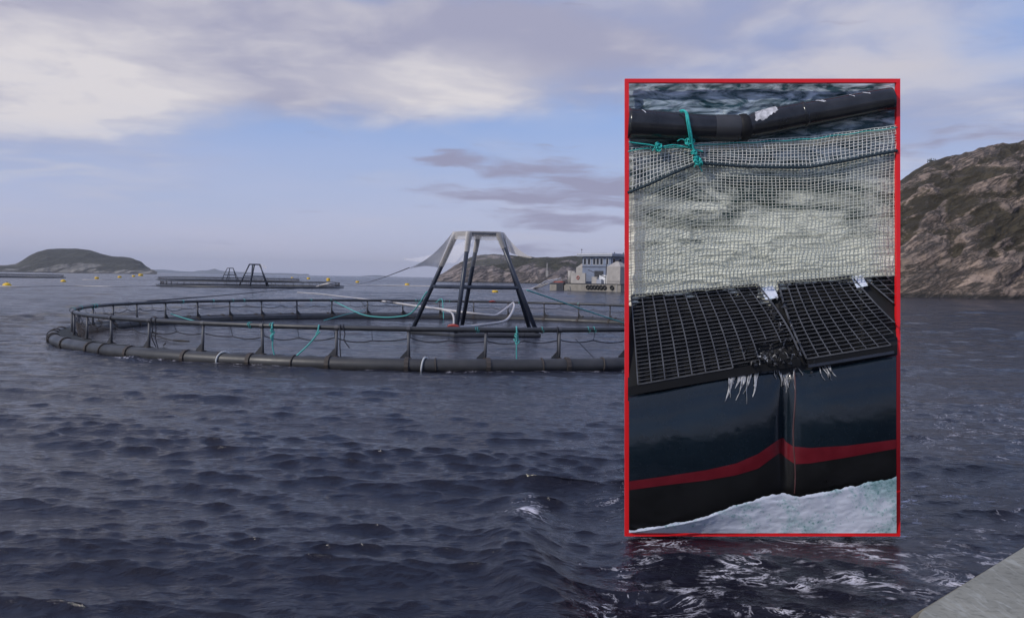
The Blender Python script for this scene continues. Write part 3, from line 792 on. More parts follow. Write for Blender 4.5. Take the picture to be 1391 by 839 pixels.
rope('feed_hose', smooth_pts([at_y(598, 420, 46), at_y(611, 423.5, 43), at_y(615.5, 428, 39), at_y(616.5, 436, 37.5), at_y(616, 443, 37.2)]), 0.045, 'hose', 'short hose hooking down beside the front leg of the big pyramid', 'hose', GH)
rope('feed_hose', [wp(x_, 388.4 + 0.5 * math.sin(x_ * .05), 0.05) for x_ in range(-60, 222, 12)], 0.06, 'hose', 'pale floating hose crossing the left of the picture behind the near cage', 'hose', GH)
rope('feed_hose', [wp(x_, 379.9 + 0.3 * math.sin(x_ * .05), 0.05) for x_ in range(112, 215, 8)], 0.09, 'hose', 'farthest pale floating hose, between the small far buoys', 'hose', GH)
# red float by the foot of the pyramid, red tag on the far rail
b = MB(); c = at_y(616, 444, 36.6)
b.tube([c + Vector((-.25, 0, 0)), c + Vector((-.18, 0, .05)), c + Vector((0, 0, .06)), c + Vector((.18, 0, .03)), c + Vector((.26, 0, -.02))], [.03, .06, .08, .06, .03], 9)
tag(b.build('red_float', M['red_plastic'], None, True), 'small red float lying at the foot of the big pyramid', 'float')
b = MB(); c = at_y(669, 410, 53.4); b.tube([c + Vector((-.2, 0, .02)), c + Vector((0, -.02, .05)), c + Vector((.2, 0, .03))], [.03, .05, .03], 8)
tag(b.build('marker_tag', M['red_plastic'], None, True), 'faded red tag tied on the far handrail right of the pyramid front leg', 'tag')

# drifting sticks inside the cage
for i, (pa, pb, lab) in enumerate((((235, 462), (257, 463.5), 'short dark stick drifting flat on the water left of centre in the near cage'), ((204, 451.5), (219, 453), 'dark stick afloat beside the left posts of the near cage'),
                           ((203, 454), (233, 462), 'long thin dark pole slanting over the water in the left of the near cage'), ((222, 469), (225, 466), 'tiny dark stick poking up from the water below the drifting stick'))):
    a, c = wp(*pa, .05), wp(*pb, .05 if i != 3 else .15); b = MB(); b.tube([a, a.lerp(c, .5), c], [0.03, 0.04, 0.025] if i < 2 else 0.02, 7); tag(b.build('drifting_stick', M['driftwood'], None, True), lab, 'stick', 'sticks drifting in the near cage')

# ------------------------------------------------------------------ buoys
def drum_buoy(px, py, wpx, label, tall=0.62, lens=False):
    c = wp(px, py, 0.0); w = wpx / FPX * c.y; t = empty('buoy', c, label, 'buoy', 'yellow mooring buoys'); r = w / 2
    prof = [(0.0, -0.3), (0.8, -0.3), (0.97, -0.1), (1.0, 0.05), (1.0, tall * 1.2), (0.93, tall * 1.45), (0.75, tall * 1.6), (0, tall * 1.62)] if not lens else \
           [(0.0, -0.3), (0.7, -0.3), (1.0, 0.05), (0.98, 0.3), (0.75, 0.6), (0.35, 0.8), (0, 0.85)]
    b = MB(); n = 16; P = [[(r * q * math.cos(2 * math.pi * k / n), r * q * math.sin(2 * math.pi * k / n), r * z) for k in range(n + 1)] for q, z in prof]
    b.grid(P); b.build('drum', M['yellow'], t, True)
    b = MB(); zt = r * prof[-1][1]; b.tube([(-.12 * r, 0, zt - .02), (-.1 * r, 0, zt + .18 * r), (.1 * r, 0, zt + .18 * r), (.12 * r, 0, zt - .02)], 0.05 * r, 6); b.build('lifting_eye', M['galv'], t, True)
for a_ in [(9.5, 388.5, 11.5, 'yellow flattened buoy nearest the left edge of the photo', .6, True), (86, 382.6, 7.2, 'yellow buoy second from the left edge, below the right of the island', .5, True),
           (131.5, 378.7, 5.4, 'yellow drum buoy in front of the middle of the island shore', .6, False), (162.5, 377.2, 4.8, 'small yellow drum buoy, first of the close three under the island right end', .6, False),
           (181.5, 375.9, 4.0, 'tiny yellow buoy in the middle of the close three under the island right end', .7, False), (191.2, 374.8, 6.0, 'yellow drum buoy at the right of the close three, the biggest of them', .62, False),
           (419, 379.2, 4.2, 'small yellow buoy just above the right end of the distant cage', .7, False), (446, 381.6, 5.0, 'tall yellow buoy standing behind the right tip of the distant cage', 1.0, False),
           (485.5, 383.8, 5.0, 'small yellow buoy just right of the distant cage', .55, False), (553, 388, 6.4, 'yellow buoy on the white hose left of the big pyramid', .62, False),
           (672.5, 396.6, 8.4, 'yellow buoy seen between the legs of the big pyramid', .35, False), (397, 377.6, 3.4, 'tiniest yellow buoy above the distant cage', .5, False)]: drum_buoy(*a_)

# ------------------------------------------------------------------ barge
def barge():
    M['bconc'] = simple('barge_hull', (0.34, 0.31, 0.26), 0.8, 0.3, 0.9, 0.3, col2=(0.22, 0.20, 0.175))
    M['bbeige'] = simple('beige_panel', (0.40, 0.37, 0.34), 0.7, 0.2, 1.2, 0.15)
    M['bblue'] = simple('blue_grey_cladding', (0.20, 0.235, 0.32), 0.6, 0.2, 1.2, 0.15)
    M['broof'] = simple('barge_roof', (0.36, 0.38, 0.43), 0.6, 0.2, 1.0, 0.1)
    M['bwhite'] = simple('white_paint', (0.75, 0.75, 0.76), 0.5, 0.15, 2.0, 0.1)
    M['bdark'] = simple('dark_recess', (0.04, 0.042, 0.05), 0.5, 0.3, 2.0, 0.1)
    M['rubber'] = simple('tyre_rubber', (0.018, 0.018, 0.02), 0.8, 0.3, 4, 0.3)
    gl, T, p, o = new_mat('window_glass'); p.inputs['Base Color'].default_value = (0.02, 0.024, 0.035, 1); p.inputs['Roughness'].default_value = 0.08
    M['glass'] = gl
    C = at_y(843, 396, 186); C.z = 0
    t = empty('feed_barge', C, 'beige and blue grey feed barge with tyres along its side, left of the red frame', 'barge')
    th = math.radians(40)
    U = Vector((-math.cos(th), math.sin(th), 0)); V = Vector((math.sin(th), math.cos(th), 0)); R = Matrix((U, V, Vector((0, 0, 1)))).transposed()
    def bx(b, u0, u1, v0, v1, z0, z1, mi=0):
        b.box(U * ((u0 + u1) / 2) + V * ((v0 + v1) / 2) + Vector((0, 0, (z0 + z1) / 2)), (abs(u1 - u0), abs(v1 - v0), z1 - z0), R, mi)
    def part(name, mat, boxes, parent=t, label=None):
        b = MB()
        for q in boxes: bx(b, *q)
        ob = b.build(name, M[mat], parent)
        if label: ob['label'] = label
        return ob
    part('hull', 'bconc', [(0, 14.4, 0, 16, -0.6, 1.62), (14.4, 14.9, 0.2, 15.8, -0.6, 1.2)])
    part('rubbing_strake', 'bdark', [(-0.05, 14.45, -0.08, -0.003, 1.5, 1.66), (-.08, -.003, 0, 16, 1.5, 1.66)])
    part('corner_post', 'bbeige', [(0.9, 1.15, -0.14, -0.004, -0.2, 1.49)])
    # bow raft at the left
    bw = part('bow_pontoon', 'bconc', [(15.4, 19.2, 0.6, 8, -0.5, 1.35)])
    part('deck_edge', 'bdark', [(15.35, 19.3, 0.5, 8.1, 1.37, 1.62)], bw)
    part('dark_tarpaulin', 'bdark', [(15.3, 17.2, 0.4, 0.58, -0.2, 1.35)], bw)
    # deck house
    h = part('cabin', 'bblue', [(4.7, 12.2, 3.2, 15.2, 1.63, 5.2)])
    u = part('wheelhouse', 'bblue', [(4.7, 12.2, 3.2, 15.2, 5.3, 7.55)])
    part('cornice', 'bdark', [(4.6, 12.3, 3.1, 15.3, 5.2, 5.3)])
    part('roof', 'broof', [(3.9, 13.2, 2.4, 15.9, 7.55, 8.2)])
    part('roof_edge', 'bwhite', [(3.86, 13.24, 2.36, 15.94, 8.0, 8.12)])
    for uu, w_ in ((11.5, .62), (10.4, .62), (9.0, .62), (8.1, .62), (7.1, .62), (5.6, .5)):
        f = part('window', 'bwhite', [(uu - w_ / 2 - .07, uu + w_ / 2 + .07, 3.13, 3.2, 5.72, 7.2)])
        part('pane', 'glass', [(uu - w_ / 2, uu + w_ / 2, 3.10, 3.127, 5.8, 7.12)], f)
    for vv in (4.3, 6.8, 9.2, 11.5):
        f = part('window', 'bwhite', [(4.63, 4.7, vv - .5, vv + .5, 5.72, 7.2)])
        part('pane', 'glass', [(4.60, 4.627, vv - .42, vv + .42, 5.8, 7.12)], f)
    for k in (3.6, 2.75):
        f = part('window', 'bwhite', [(4.62, 4.7, 3.6, 5.0, k, k + .75)]); part('pane', 'bwhite', [(4.58, 4.617, 3.7, 4.25, k + .08, k + .67), (4.58, 4.617, 4.32, 4.9, k + .08, k + .67)], f, 'white pane')  # panes are plain white
    part('door', 'bdark', [(6.6, 8.9, 3.12, 3.196, 3.0, 4.4)])
    # beige hoppers and bulwarks
    def hopper(u0, u1, v0, v1, z1, z2, lab):
        b = MB(); bx(b, u0, u1, v0, v1, 1.64, z1)
        um, vm = (u0 + u1) / 2, (v0 + v1) / 2; s = .22
        q = [U * a + V * c + Vector((0, 0, z)) for a, c, z in ((u0, v0, z1), (u1, v0, z1), (u1, v1, z1), (u0, v1, z1), (um - s, vm - s, z2), (um + s, vm - s, z2), (um + s, vm + s, z2), (um - s, vm + s, z2))]
        b.add(q, [(0, 1, 5, 4), (1, 2, 6, 5), (2, 3, 7, 6), (3, 0, 4, 7), (4, 5, 6, 7)])
        ob = b.build('feed_hopper', M['bbeige'], t); ob['label'] = lab
        part('hatch', 'bdark', [(um - .4, um + .4, vm - .4, vm + .4, z2, z2 + .22)], ob)
    hopper(0.5, 3.9, 0.5, 3.9, 5.3, 6.5, 'hopper at the near corner')
    hopper(12.4, 14.2, 3.6, 7.0, 5.1, 6.1, 'hopper by the bow')
    hopper(0.5, 3.9, 6.5, 9.9, 5.3, 6.5, 'hopper behind the near corner')
    part('side_bulwark', 'bbeige', [(9.4, 13.3, 0.4, 0.75, 1.63, 3.9), (6.4, 7.7, .4, .9, 1.63, 3.1)])
    part('white_bulwark', 'bwhite', [(4.15, 6.3, 1.2, 1.5, 1.63, 3.5)])
    b = MB(); c_ = U * 13.9 + V * 1.0; b.tube([c_ + Vector((0, 0, 1.6)), c_ + Vector((0, 0, 4.4))], 0.5, 14); c_ = U * 12.9 + V * .9; b.tube([c_ + Vector((0, 0, 1.6)), c_ + Vector((0, 0, 4.3))], 0.42, 14)
    b.build('round_tank', M['bbeige'], t, True)
    part('lifebuoy_box', 'broof', [(5.2, 6.4, .3, 1.0, 1.63, 2.6)])
    b = MB(); c_ = U * 11.3 + V * .33 + Vector((0, 0, 2.85)); b.tube([c_ + U * (.3 * math.cos(q)) + Vector((0, 0, .34 * math.sin(q))) for q in np.linspace(0, 2 * math.pi, 14, endpoint=False)], 0.1, 6, closed=True)
    b.build('lifebuoy', M['red_plastic'], t, True)
    # tyres
    tm = MB(); tm.tube([(0.36 * math.cos(q), 0, 0.36 * math.sin(q)) for q in np.linspace(0, 2 * math.pi, 16, endpoint=False)], 0.15, 8, closed=True); tme = tm.mesh('tyre', M['rubber'], True)
    for uu in (8.3, 7.45, 6.6, 5.75, 4.9, 3.95, 2.1):
        ob = link('tyre', tme, t, U * uu - V * 0.20 + Vector((0, 0, 0.85)), (0, 0, math.pi - th))
    # rails, mast, vents
    for k, (uu, vv) in enumerate(((12.4, 3.1), )):
        b = MB(); c_ = U * uu + V * vv; b.tube([c_ + Vector((0, 0, 8.2)), c_ + Vector((0, 0, 9.0))], .035, 6); b.box(c_ + Vector((0, 0, 9.05)), (.25, .25, .18)); b.build('antenna', M['bdark'], t)
    for vv in (5.0, 8.5, 9.6, 13):
        b = MB(); c_ = U * 5.0 + V * vv; b.tube([c_ + Vector((0, 0, 8.2)), c_ + Vector((0, 0, 8.5))], .12, 8); b.build('vent', M['bdark'], t)
    b = MB(); b.tube([U * 4.6 + V * 1.2 + Vector((0, 0, 1.6)), U * 4.5 + V * 1.2 + Vector((0, 0, 5.9))], .09, 7); b.tube([U * 4.5 + V * 1.2 + Vector((0, 0, 3.0)), U * 9 + V * .8 + Vector((0, 0, 4.6))], .07, 6); b.build('crane_arm', M['bdark'], t)
    b = MB()
    for k in range(9):
        c_ = U * (0.3 + k * 0.5) + V * .15; b.tube([c_ + Vector((0, 0, 1.6)), c_ + Vector((0, 0, 2.4))], .03, 5)
    b.tube([U * .2 + V * .15 + Vector((0, 0, 2.4)), U * 4.4 + V * .15 + Vector((0, 0, 2.4))], .035, 5); b.build('railing', M['bbeige'], t)
    b = MB(); b.box(U * 17.0 + V * 1.2 + Vector((0, 0, 1.85)), (2.6, .8, .18), R); b.tube([U * 15.9 + V * 1.0 + Vector((0, 0, 1.9)), U * 18.0 + V * 1.0 + Vector((0, 0, 1.85))], .10, 8)
    b.build('red_gear', M['red_plastic'], t)
barge()
b = MB(); c = at_y(743, 374, 470); b.tube([c + Vector((0, 0, -2)), c + Vector((0, 0, 6.5))], .25, 6); b.box(c + Vector((0, 0, 1)), (1.3, .6, 3)); tag(b.build('shore_beacon', M['bbeige']), 'thin pale post standing on the rocky headland shore left of the barge', 'beacon')

# shrub on the right skyline
def shrub(px, py, Y, r, label):
    c = at_y(px, py, Y); t = empty('shrub', c, label, 'shrub'); b = MB(); rr = random.Random(2)
    M.setdefault('leaf', simple('shrub_leaves', (0.035, 0.042, 0.02), 0.8, 0.4, 3, 0.1))
    s = MB(); s.tube([(0, 0, -.8), (.05, 0, 0), (.1, 0, r * .7)], [.09, .07, .03], 6); s.build('trunk', M['driftwood'], t)
    for i in range(500):
        u = Vector((rr.gauss(0, 1), rr.gauss(0, 1), rr.gauss(0, .7))); u = u.normalized() * r * rr.random() ** .5; u.x *= 1.5; u += Vector((0, 0, r * .6))
        q = [Vector((rr.uniform(-1, 1), rr.uniform(-1, 1), rr.uniform(-1, 1))) * r * .17 for _ in range(3)]; b.add([u + k for k in q], [(0, 1, 2)])
    b.build('foliage', M['leaf'], t)
shrub(1266, 222, 236, 0.9, 'small dark bush on the skyline of the right hill')

# ------------------------------------------------------------------ the boat the picture was taken from
def boat():
    mt, T, p, o = new_mat('worn_grey_deck')
    co = T.n('ShaderNodeNewGeometry').outputs['Position']
    n = T.noise(co, 2.2, 6, 0.65); f = T.noise(co, 26, 5, 0.7); st = T.noise(T.vm('MULTIPLY', co, (6, 1, 1)), 4, 5, .6, 1)
    c = T.mix(T.mr(n, .35, .65), (0.215, 0.21, 0.175), (0.30, 0.29, 0.24)); c = T.mix(T.mr(f, .50, .66, 0, .7), c, (0.13, 0.125, 0.10)); c = T.mix(T.mr(st, .54, .66, 0, .7), c, (0.37, 0.37, 0.33))
    T.put(p.inputs['Base Color'], c); p.inputs['Roughness'].default_value = .75; T.put(p.inputs['Normal'], T.bump(f, .35, .006))
    M['deck'] = mt; M['hull_dark'] = simple('boat_hull', (0.05, 0.055, 0.06), .5, .3, 2, .2)
    M['edge'] = simple('rubbed_edge', (0.26, 0.22, 0.13), .7, .4, 9, .3, col2=(0.12, 0.11, .09))
    z = 1.15
    P1 = at_z(1243, 829, z); P2 = at_z(1391, 739, z); d = (P2 - P1).normalized(); Pf = P1 + d * 5.0
    Pn = at_z(1225, 1250, z)
    rt = Vector((1, -.35, 0)).normalized()
    poly = [Pn, P1, P1 + d * 0.0 + Vector((0.0, 0, 0)), Pf, Pf + rt * 4, Pn + rt * 6 + Vector((0, -1, 0))]
    # round the corner a little
    a, c_ = P1 + (Pn - P1).normalized() * .10, P1 + d * .10
    arc = [a.lerp(P1, t).lerp(P1.lerp(c_, t), t) for t in np.linspace(0, 1, 7)]
    poly = [Pn, *arc, Pf, Pf + rt * 4, Pn + rt * 6 + Vector((0, -1, 0))]
    t = empty('work_boat', P1 + rt * 1.0 - Vector((0, 0, z)), 'grey painted corner of the work boat at the bottom right of the photo', 'boat'); o = t.location
    cen = sum(poly, Vector()) / len(poly)
    def loop(ins, zz): return [Vector((p_.x, p_.y, 0)) + (Vector((cen.x, cen.y, 0)) - Vector((p_.x, p_.y, 0))).normalized() * ins + Vector((0, 0, zz)) - o for p_ in poly]
    N = len(poly); b = MB()
    lv = [loop(.03, z), loop(.012, z - .008), loop(.0, z - .03), loop(0, z - .12)]
    vs = [v for l in lv for v in l]; fs = [tuple(range(N))]
    for k in range(3):
        for i in range(N): j = (i + 1) % N; fs.append((k * N + i, k * N + j, (k + 1) * N + j, (k + 1) * N + i))
    b.add(vs, fs); b.build('deck', M['deck'], t)
    b = MB(); lv = [loop(-.035, z - .12), loop(-.035, z - .26), loop(.02, z - .26), loop(.1, -.5)]; vs = [v for l in lv for v in l]; fs = [tuple(range(N))]
    for k in range(3):
        for i in range(N): j = (i + 1) % N; fs.append((k * N + i, k * N + j, (k + 1) * N + j, (k + 1) * N + i))
    b.add(vs, fs, 0); b.build('hull', M['hull_dark'], t)
    e = MB(); l1 = loop(-.012, z - .05); e.tube(l1[:10], .022, 8); e.build('rubbing_edge', M['edge'], t, True)
boat()

# ------------------------------------------------------------------ the pasted inset of the damaged cage pipe, built as a red framed display
PXM = FRAME_D / FPX
def Q(x, y, w=0.0): return at_depth(x, y, FRAME_D - w * PXM)
def lerp_pts(tab, x):
    xs = [q[0] for q in tab]; ys = [q[1] for q in tab]; return float(np.interp(x, xs, ys))
M['frame_red'] = simple('red_frame_paint', (0.86, 0.012, 0.018), 0.45, 0.04, 2, 0.03)
def panel():
    t = empty('inset_border', Q(1036, 727, -8), 'tall bright red border of the pasted inset, built as a frame standing in the water', 'frame'); o = t.location
    def bar(x0, y0, x1, y1, w0, w1, name, mat, parent=t):
        q = [(x0, y0), (x1, y0), (x1, y1), (x0, y1)]; base = [Q(x, y, w1) for x, y in q]
        vs = [v - o for v in base] + [v + FWD * ((w1 - w0) * PXM) - o for v in base]
        b = MB(); b.add(vs, [(0, 3, 2, 1), (4, 5, 6, 7), (0, 1, 5, 4), (1, 2, 6, 5), (2, 3, 7, 6), (3, 0, 4, 7)]); return b.build(name, M[mat], parent)
    bar(849, 107, 1223, 112.3, -3, 3, 'top_bar', 'frame_red'); bar(849, 722.7, 1223, 728, -3, 3, 'bottom_bar', 'frame_red')
    bar(849, 112.4, 854.3, 722.6, -3, 3, 'side_bar', 'frame_red'); bar(1217.8, 112.4, 1223, 722.6, -3, 3, 'side_bar', 'frame_red')
    bar(853, 111, 1220, 724, -26, -20, 'backing_board', 'plastic')
    for x in (905, 1170):
        b = MB(); a = Q(x, 640, -29); b.tube([a - o, Vector((a.x, a.y + 0.75, -0.6)) - o], .04, 8); b.build('leg', M['galv'], t)
panel()

def sheet_px(name, x0, x1, nx, rows, wf, mat, attr=None):
    """rows: list of functions y(x) or numbers; wf(x, y, i)"""
    V = []
    xs = np.linspace(x0, x1, nx)
    for i, r in enumerate(rows):
        for x in xs:
            y = r(x) if callable(r) else r; V.append(Q(x, y, wf(x, y, i)))
    V = np.array(V); o = Vector((V[:, 0].mean(), V[:, 1].mean(), V[:, 2].min()))
    me = np_mesh(name, V - np.array(o), grid_faces(len(rows), nx)[:, ::-1], M[mat] if isinstance(mat, str) else mat)
    return link(name, me, None, o)

def panel_water_mats():
    mt, T, p, o = new_mat('swell_water')
    co = T.n('ShaderNodeTexCoord').outputs['Object']; x, y, z = T.sep(co)[:3]
    # colour: dark teal water above, churned cream and green water below
    sv = T.comb(T.m('ADD', x, T.m('MULTIPLY', z, 0.15)), 0.0, T.m('MULTIPLY', z, 3.6))
    n = T.noise(sv, 1.1, 6, 0.6, 1.3); n2 = T.noise(sv, 3.6, 6, 0.68, 0.6)
    t = T.mr(z, 1.30, 1.65)                                # 1 in the upper, open sea part
    amt = T.m('ADD', T.m('ADD', n, T.m('MULTIPLY', T.m('SUBTRACT', n2, .5), .28)), T.mr(z, 0.20, 1.25, .20, -.12))
    churn = T.mix(T.mr(amt, .32, .52), (0.04, 0.07, 0.06), (0.96, 0.96, 0.82))
    churn = T.mix(T.mr(T.noise(sv, 1.9, 7, .7, 2.0), .62, .70), churn, (0.85, 0.86, 0.82))
    fn = T.noise(T.vm('MULTIPLY', co, (1, 0, 3.2)), 3.4, 7, .62, .9)
    open_ = T.mix(T.mr(fn, .42, .62), (0.026, 0.070, 0.085), (0.48, 0.57, 0.64))  # pale highlights on the open swell are painted into its colour
    open_ = T.mix(T.mr(fn, .64, .70), open_, (0.75, 0.78, 0.8))
    T.put(p.inputs['Base Color'], T.mix(t, churn, open_)); p.inputs['Roughness'].default_value = .22; p.inputs['IOR'].default_value = 1.45
    T.put(p.inputs['Normal'], T.bump(fn, T.mr(z, 1.2, 1.7, .12, .6), .03))
    M['swell'] = mt
    mt, T, p, o = new_mat('foam_water')
    co = T.n('ShaderNodeTexCoord').outputs['Object']
    wv = T.vm('ADD', co, T.vm('SCALE', T.noise(co, 5, 3, .5, out=1), scale=.12))
    v1 = T.voro(wv, 26); v2 = T.voro(wv, 70); big = T.noise(co, 2.0, 7, .62, .8); xx = T.sep(co)[0]
    f = T.m('ADD', T.m('MULTIPLY', T.mr(v1, .05, .5), .16), T.m('ADD', T.m('MULTIPLY', T.mr(v2, .05, .5), .12), T.m('MULTIPLY', big, 1.5)))
    f = T.m('SUBTRACT', f, T.mr(xx, .2, 1.2, 0.02, .22))
    f = T.m('SUBTRACT', f, T.m('MULTIPLY', T.mr(v1, .0, .22, 1, 0), T.mr(T.noise(co, 4.0, 4), .42, .62, 0, .28)))
    c = T.ramp(T.m('SUBTRACT', f, .35), [(0.24, (0.20, 0.36, 0.37)), (0.42, (0.50, 0.66, 0.70)), (0.58, (0.78, 0.82, 0.92))])
    T.put(p.inputs['Base Color'], c); p.inputs['Roughness'].default_value = .45;     M['foam'] = mt
    # glossy dark pipe
    mt, T, p, o = new_mat('glossy_blue_black_pipe')
    co = T.n('ShaderNodeTexCoord').outputs['Object']; n = T.noise(co, 1.4, 5, .6); f = T.noise(co, 60, 4, .6); sc = T.noise(T.vm('MULTIPLY', co, (1, 1, 9)), 5, 6, .7, .5)
    c = T.mix(T.mr(n, .3, .7), (0.005, 0.009, 0.014), (0.009, 0.017, 0.025)); c = T.mix(T.mr(f, .62, .75, 0, .25), c, (.06, .07, .075))
    T.put(p.inputs['Base Color'], c); T.put(p.inputs['Roughness'], T.mr(sc, .35, .75, .06, .26)); T.put(p.inputs['Normal'], T.bump(T.noise(co, 2.2, 3, .5), .25, .05)); M['pipe_gloss'] = mt
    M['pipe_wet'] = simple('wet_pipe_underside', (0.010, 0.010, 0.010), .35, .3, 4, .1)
    M['stripe'] = simple('red_stripe', (0.13, 0.006, 0.012), .35, .25, 5, .05)
    M['rail_black'] = simple('scuffed_black_pipe', (0.010, 0.011, 0.014), .20, .3, 5, .12, col2=(.035, .036, .04), bdist=.004)
    M['scuff'] = simple('scuffed_white_plastic', (0.75, 0.75, 0.78), .55, .5, 22, .4, col2=(.22, .22, .24))
    M['grate'] = simple('grating_plastic', (0.05, 0.05, 0.055), .28, .3, 8, .1, col2=(.13, .13, .135))
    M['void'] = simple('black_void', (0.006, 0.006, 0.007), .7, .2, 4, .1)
    M['net_white'] = simple('white_net_twine', (0.80, 0.80, 0.74), .7, .25, 5, .1)
    M['net_grey'] = simple('grey_green_twine', (0.50, 0.50, 0.41), .7, .5, 3.5, .1, col2=(.80, .80, .68))
    mt, T, p, o = new_mat('backlit_tint_twine'); co = T.n('ShaderNodeTexCoord').outputs['Object']; z_ = T.sep(co)[2]
    T.put(p.inputs['Base Color'], T.mix(T.mr(T.m('ADD', z_, T.m('MULTIPLY', T.noise(co, 2, 4), .5)), -.25, .75), (0.40, 0.41, 0.33), (0.82, 0.82, 0.72))); p.inputs['Roughness'].default_value = .7; M['net_grey'] = mt  # lower strands tinted darker, a backlit look painted into the twine
    M['rope_navy'] = simple('navy_rope', (0.015, 0.035, 0.05), .6, .3, 40, .3)
    M['twine_teal'] = simple('bright_turquoise_twine', (0.03, 0.50, 0.46), .6, .3, 30, .3)
    M['shaving'] = simple('pale_shaving', (0.62, 0.62, 0.62), .3, .5, 22, .2, col2=(.06, .06, .065))
panel_water_mats()

def fb1(x, y, seed=0, o=4): return float(fbm(np.array([x]), np.array([y]), np.array([0.0]), o, .55, seed)[0])

# sea behind the close view
nx, ny = 190, 210
xs = np.linspace(852, 1221, nx); ys = np.linspace(110, 432, ny); Xg, Yg = np.meshgrid(xs, ys)
crest = fbm(Xg / 60 + 0.4 * fbm(Xg / 40, Yg / 20, Xg * 0, 2, .5, 5), Yg / 15, Xg * 0, 5, .55, 8, True)
Wg = -15 + 4.0 * crest
Vs = np.array([Q(x, y, w) for x, y, w in zip(Xg.ravel(), Yg.ravel(), Wg.ravel())]); oo = Vector((Vs[:, 0].mean(), Vs[:, 1].mean(), Vs[:, 2].min()))
ob = link('sea_surface', np_mesh('sea_surface', Vs - np.array(oo), grid_faces(ny, nx)[:, ::-1], M['swell']), None, oo); structure(ob)

# bent black handrail
def bent_rail():
    t = empty('bent_handrail', Q(1020, 175, 0), 'thick black handrail pipe kinked in the middle at the top of the red frame', 'pipe'); o = t.location
    ctrl = [(850, 167.5), (900, 170.5), (950, 173.5), (985, 174), (1005, 174), (1020, 171.5), (1040, 166.5), (1080, 158.5), (1130, 149.5), (1180, 140), (1222, 132.5)]
    def rad(x): return lerp_pts([(850, 20.5), (970, 17.5), (1000, 17.5), (1012, 17.5), (1018, 15.5), (1024, 17.0), (1050, 18.5), (1222, 15.5)], x)
    def RP(x, aa, off): r_ = (rad(x) + off) * PXM; return Q(x, lerp_pts(ctrl, x), 2) + YC * (r_ * math.sin(aa)) - FWD * (r_ * math.cos(aa)) - o
    b = MB(); xs = list(np.linspace(853.5, 1211, 90)); pts = [Q(x, lerp_pts(ctrl, x), 2) - o for x in xs]
    b.tube(pts, [rad(x) * PXM for x in xs], 22); b.build('pipe', M['rail_black'], t, True)
    def band(x0, x1, extra, mat, name, n=8, arc=None):
        b = MB(); xx = list(np.linspace(x0, x1, n))
        b.tube([Q(x, lerp_pts(ctrl, x), 2) - o for x in xx], [(rad(x) + extra * (1 if 0 < i < n - 1 else .1)) * PXM for i, x in enumerate(xx)], 22, caps=False); b.build(name, M[mat], t, True)
    band(970, 1003, 0.5, 'plastic', 'torn_sleeve'); band(1004, 1017, 1.1, 'void', 'kink_fold'); band(1088, 1093.5, 1.0, 'rail_black', 'weld_bead', 5)
    # white scuffed patch on the upper front, ragged
    b = MB(); P = []
    for i in range(15):
        x = 1022 + 30 * i / 14; row = []
        for j in range(8):
            a = math.radians(86 - (86 - 4.2 * abs(i - 5) + 14 * fb1(i * .9, 0, 4)) * j / 7)
            r = rad(x) + .5 + .35 * fb1(i * .8, j * .9, 3)
            row.append(RP(x + 1.5 * fb1(j * 1.3, i * .2, 9), a, .7 + .35 * fb1(i * .8, j * .9, 3)))
        P.append(row)
    b.grid(P); b.build('scuffed_patch', M['scuff'], t, True)
    for i, (x, ln) in enumerate(((1104, 11), (1168, 9), (1150, 6), (870, 5), (1112, 5))):
        b = MB(); P = []
        for k in range(6):
            xx = x + ln * k / 5; P.append([RP(xx, math.radians(aa), .6) for aa in (62 - 4 * k + 8 * fb1(k, i), 54 - 4 * k)])
        b.grid(P); b.build('scratch', M['scuff'], t, True)
bent_rail()

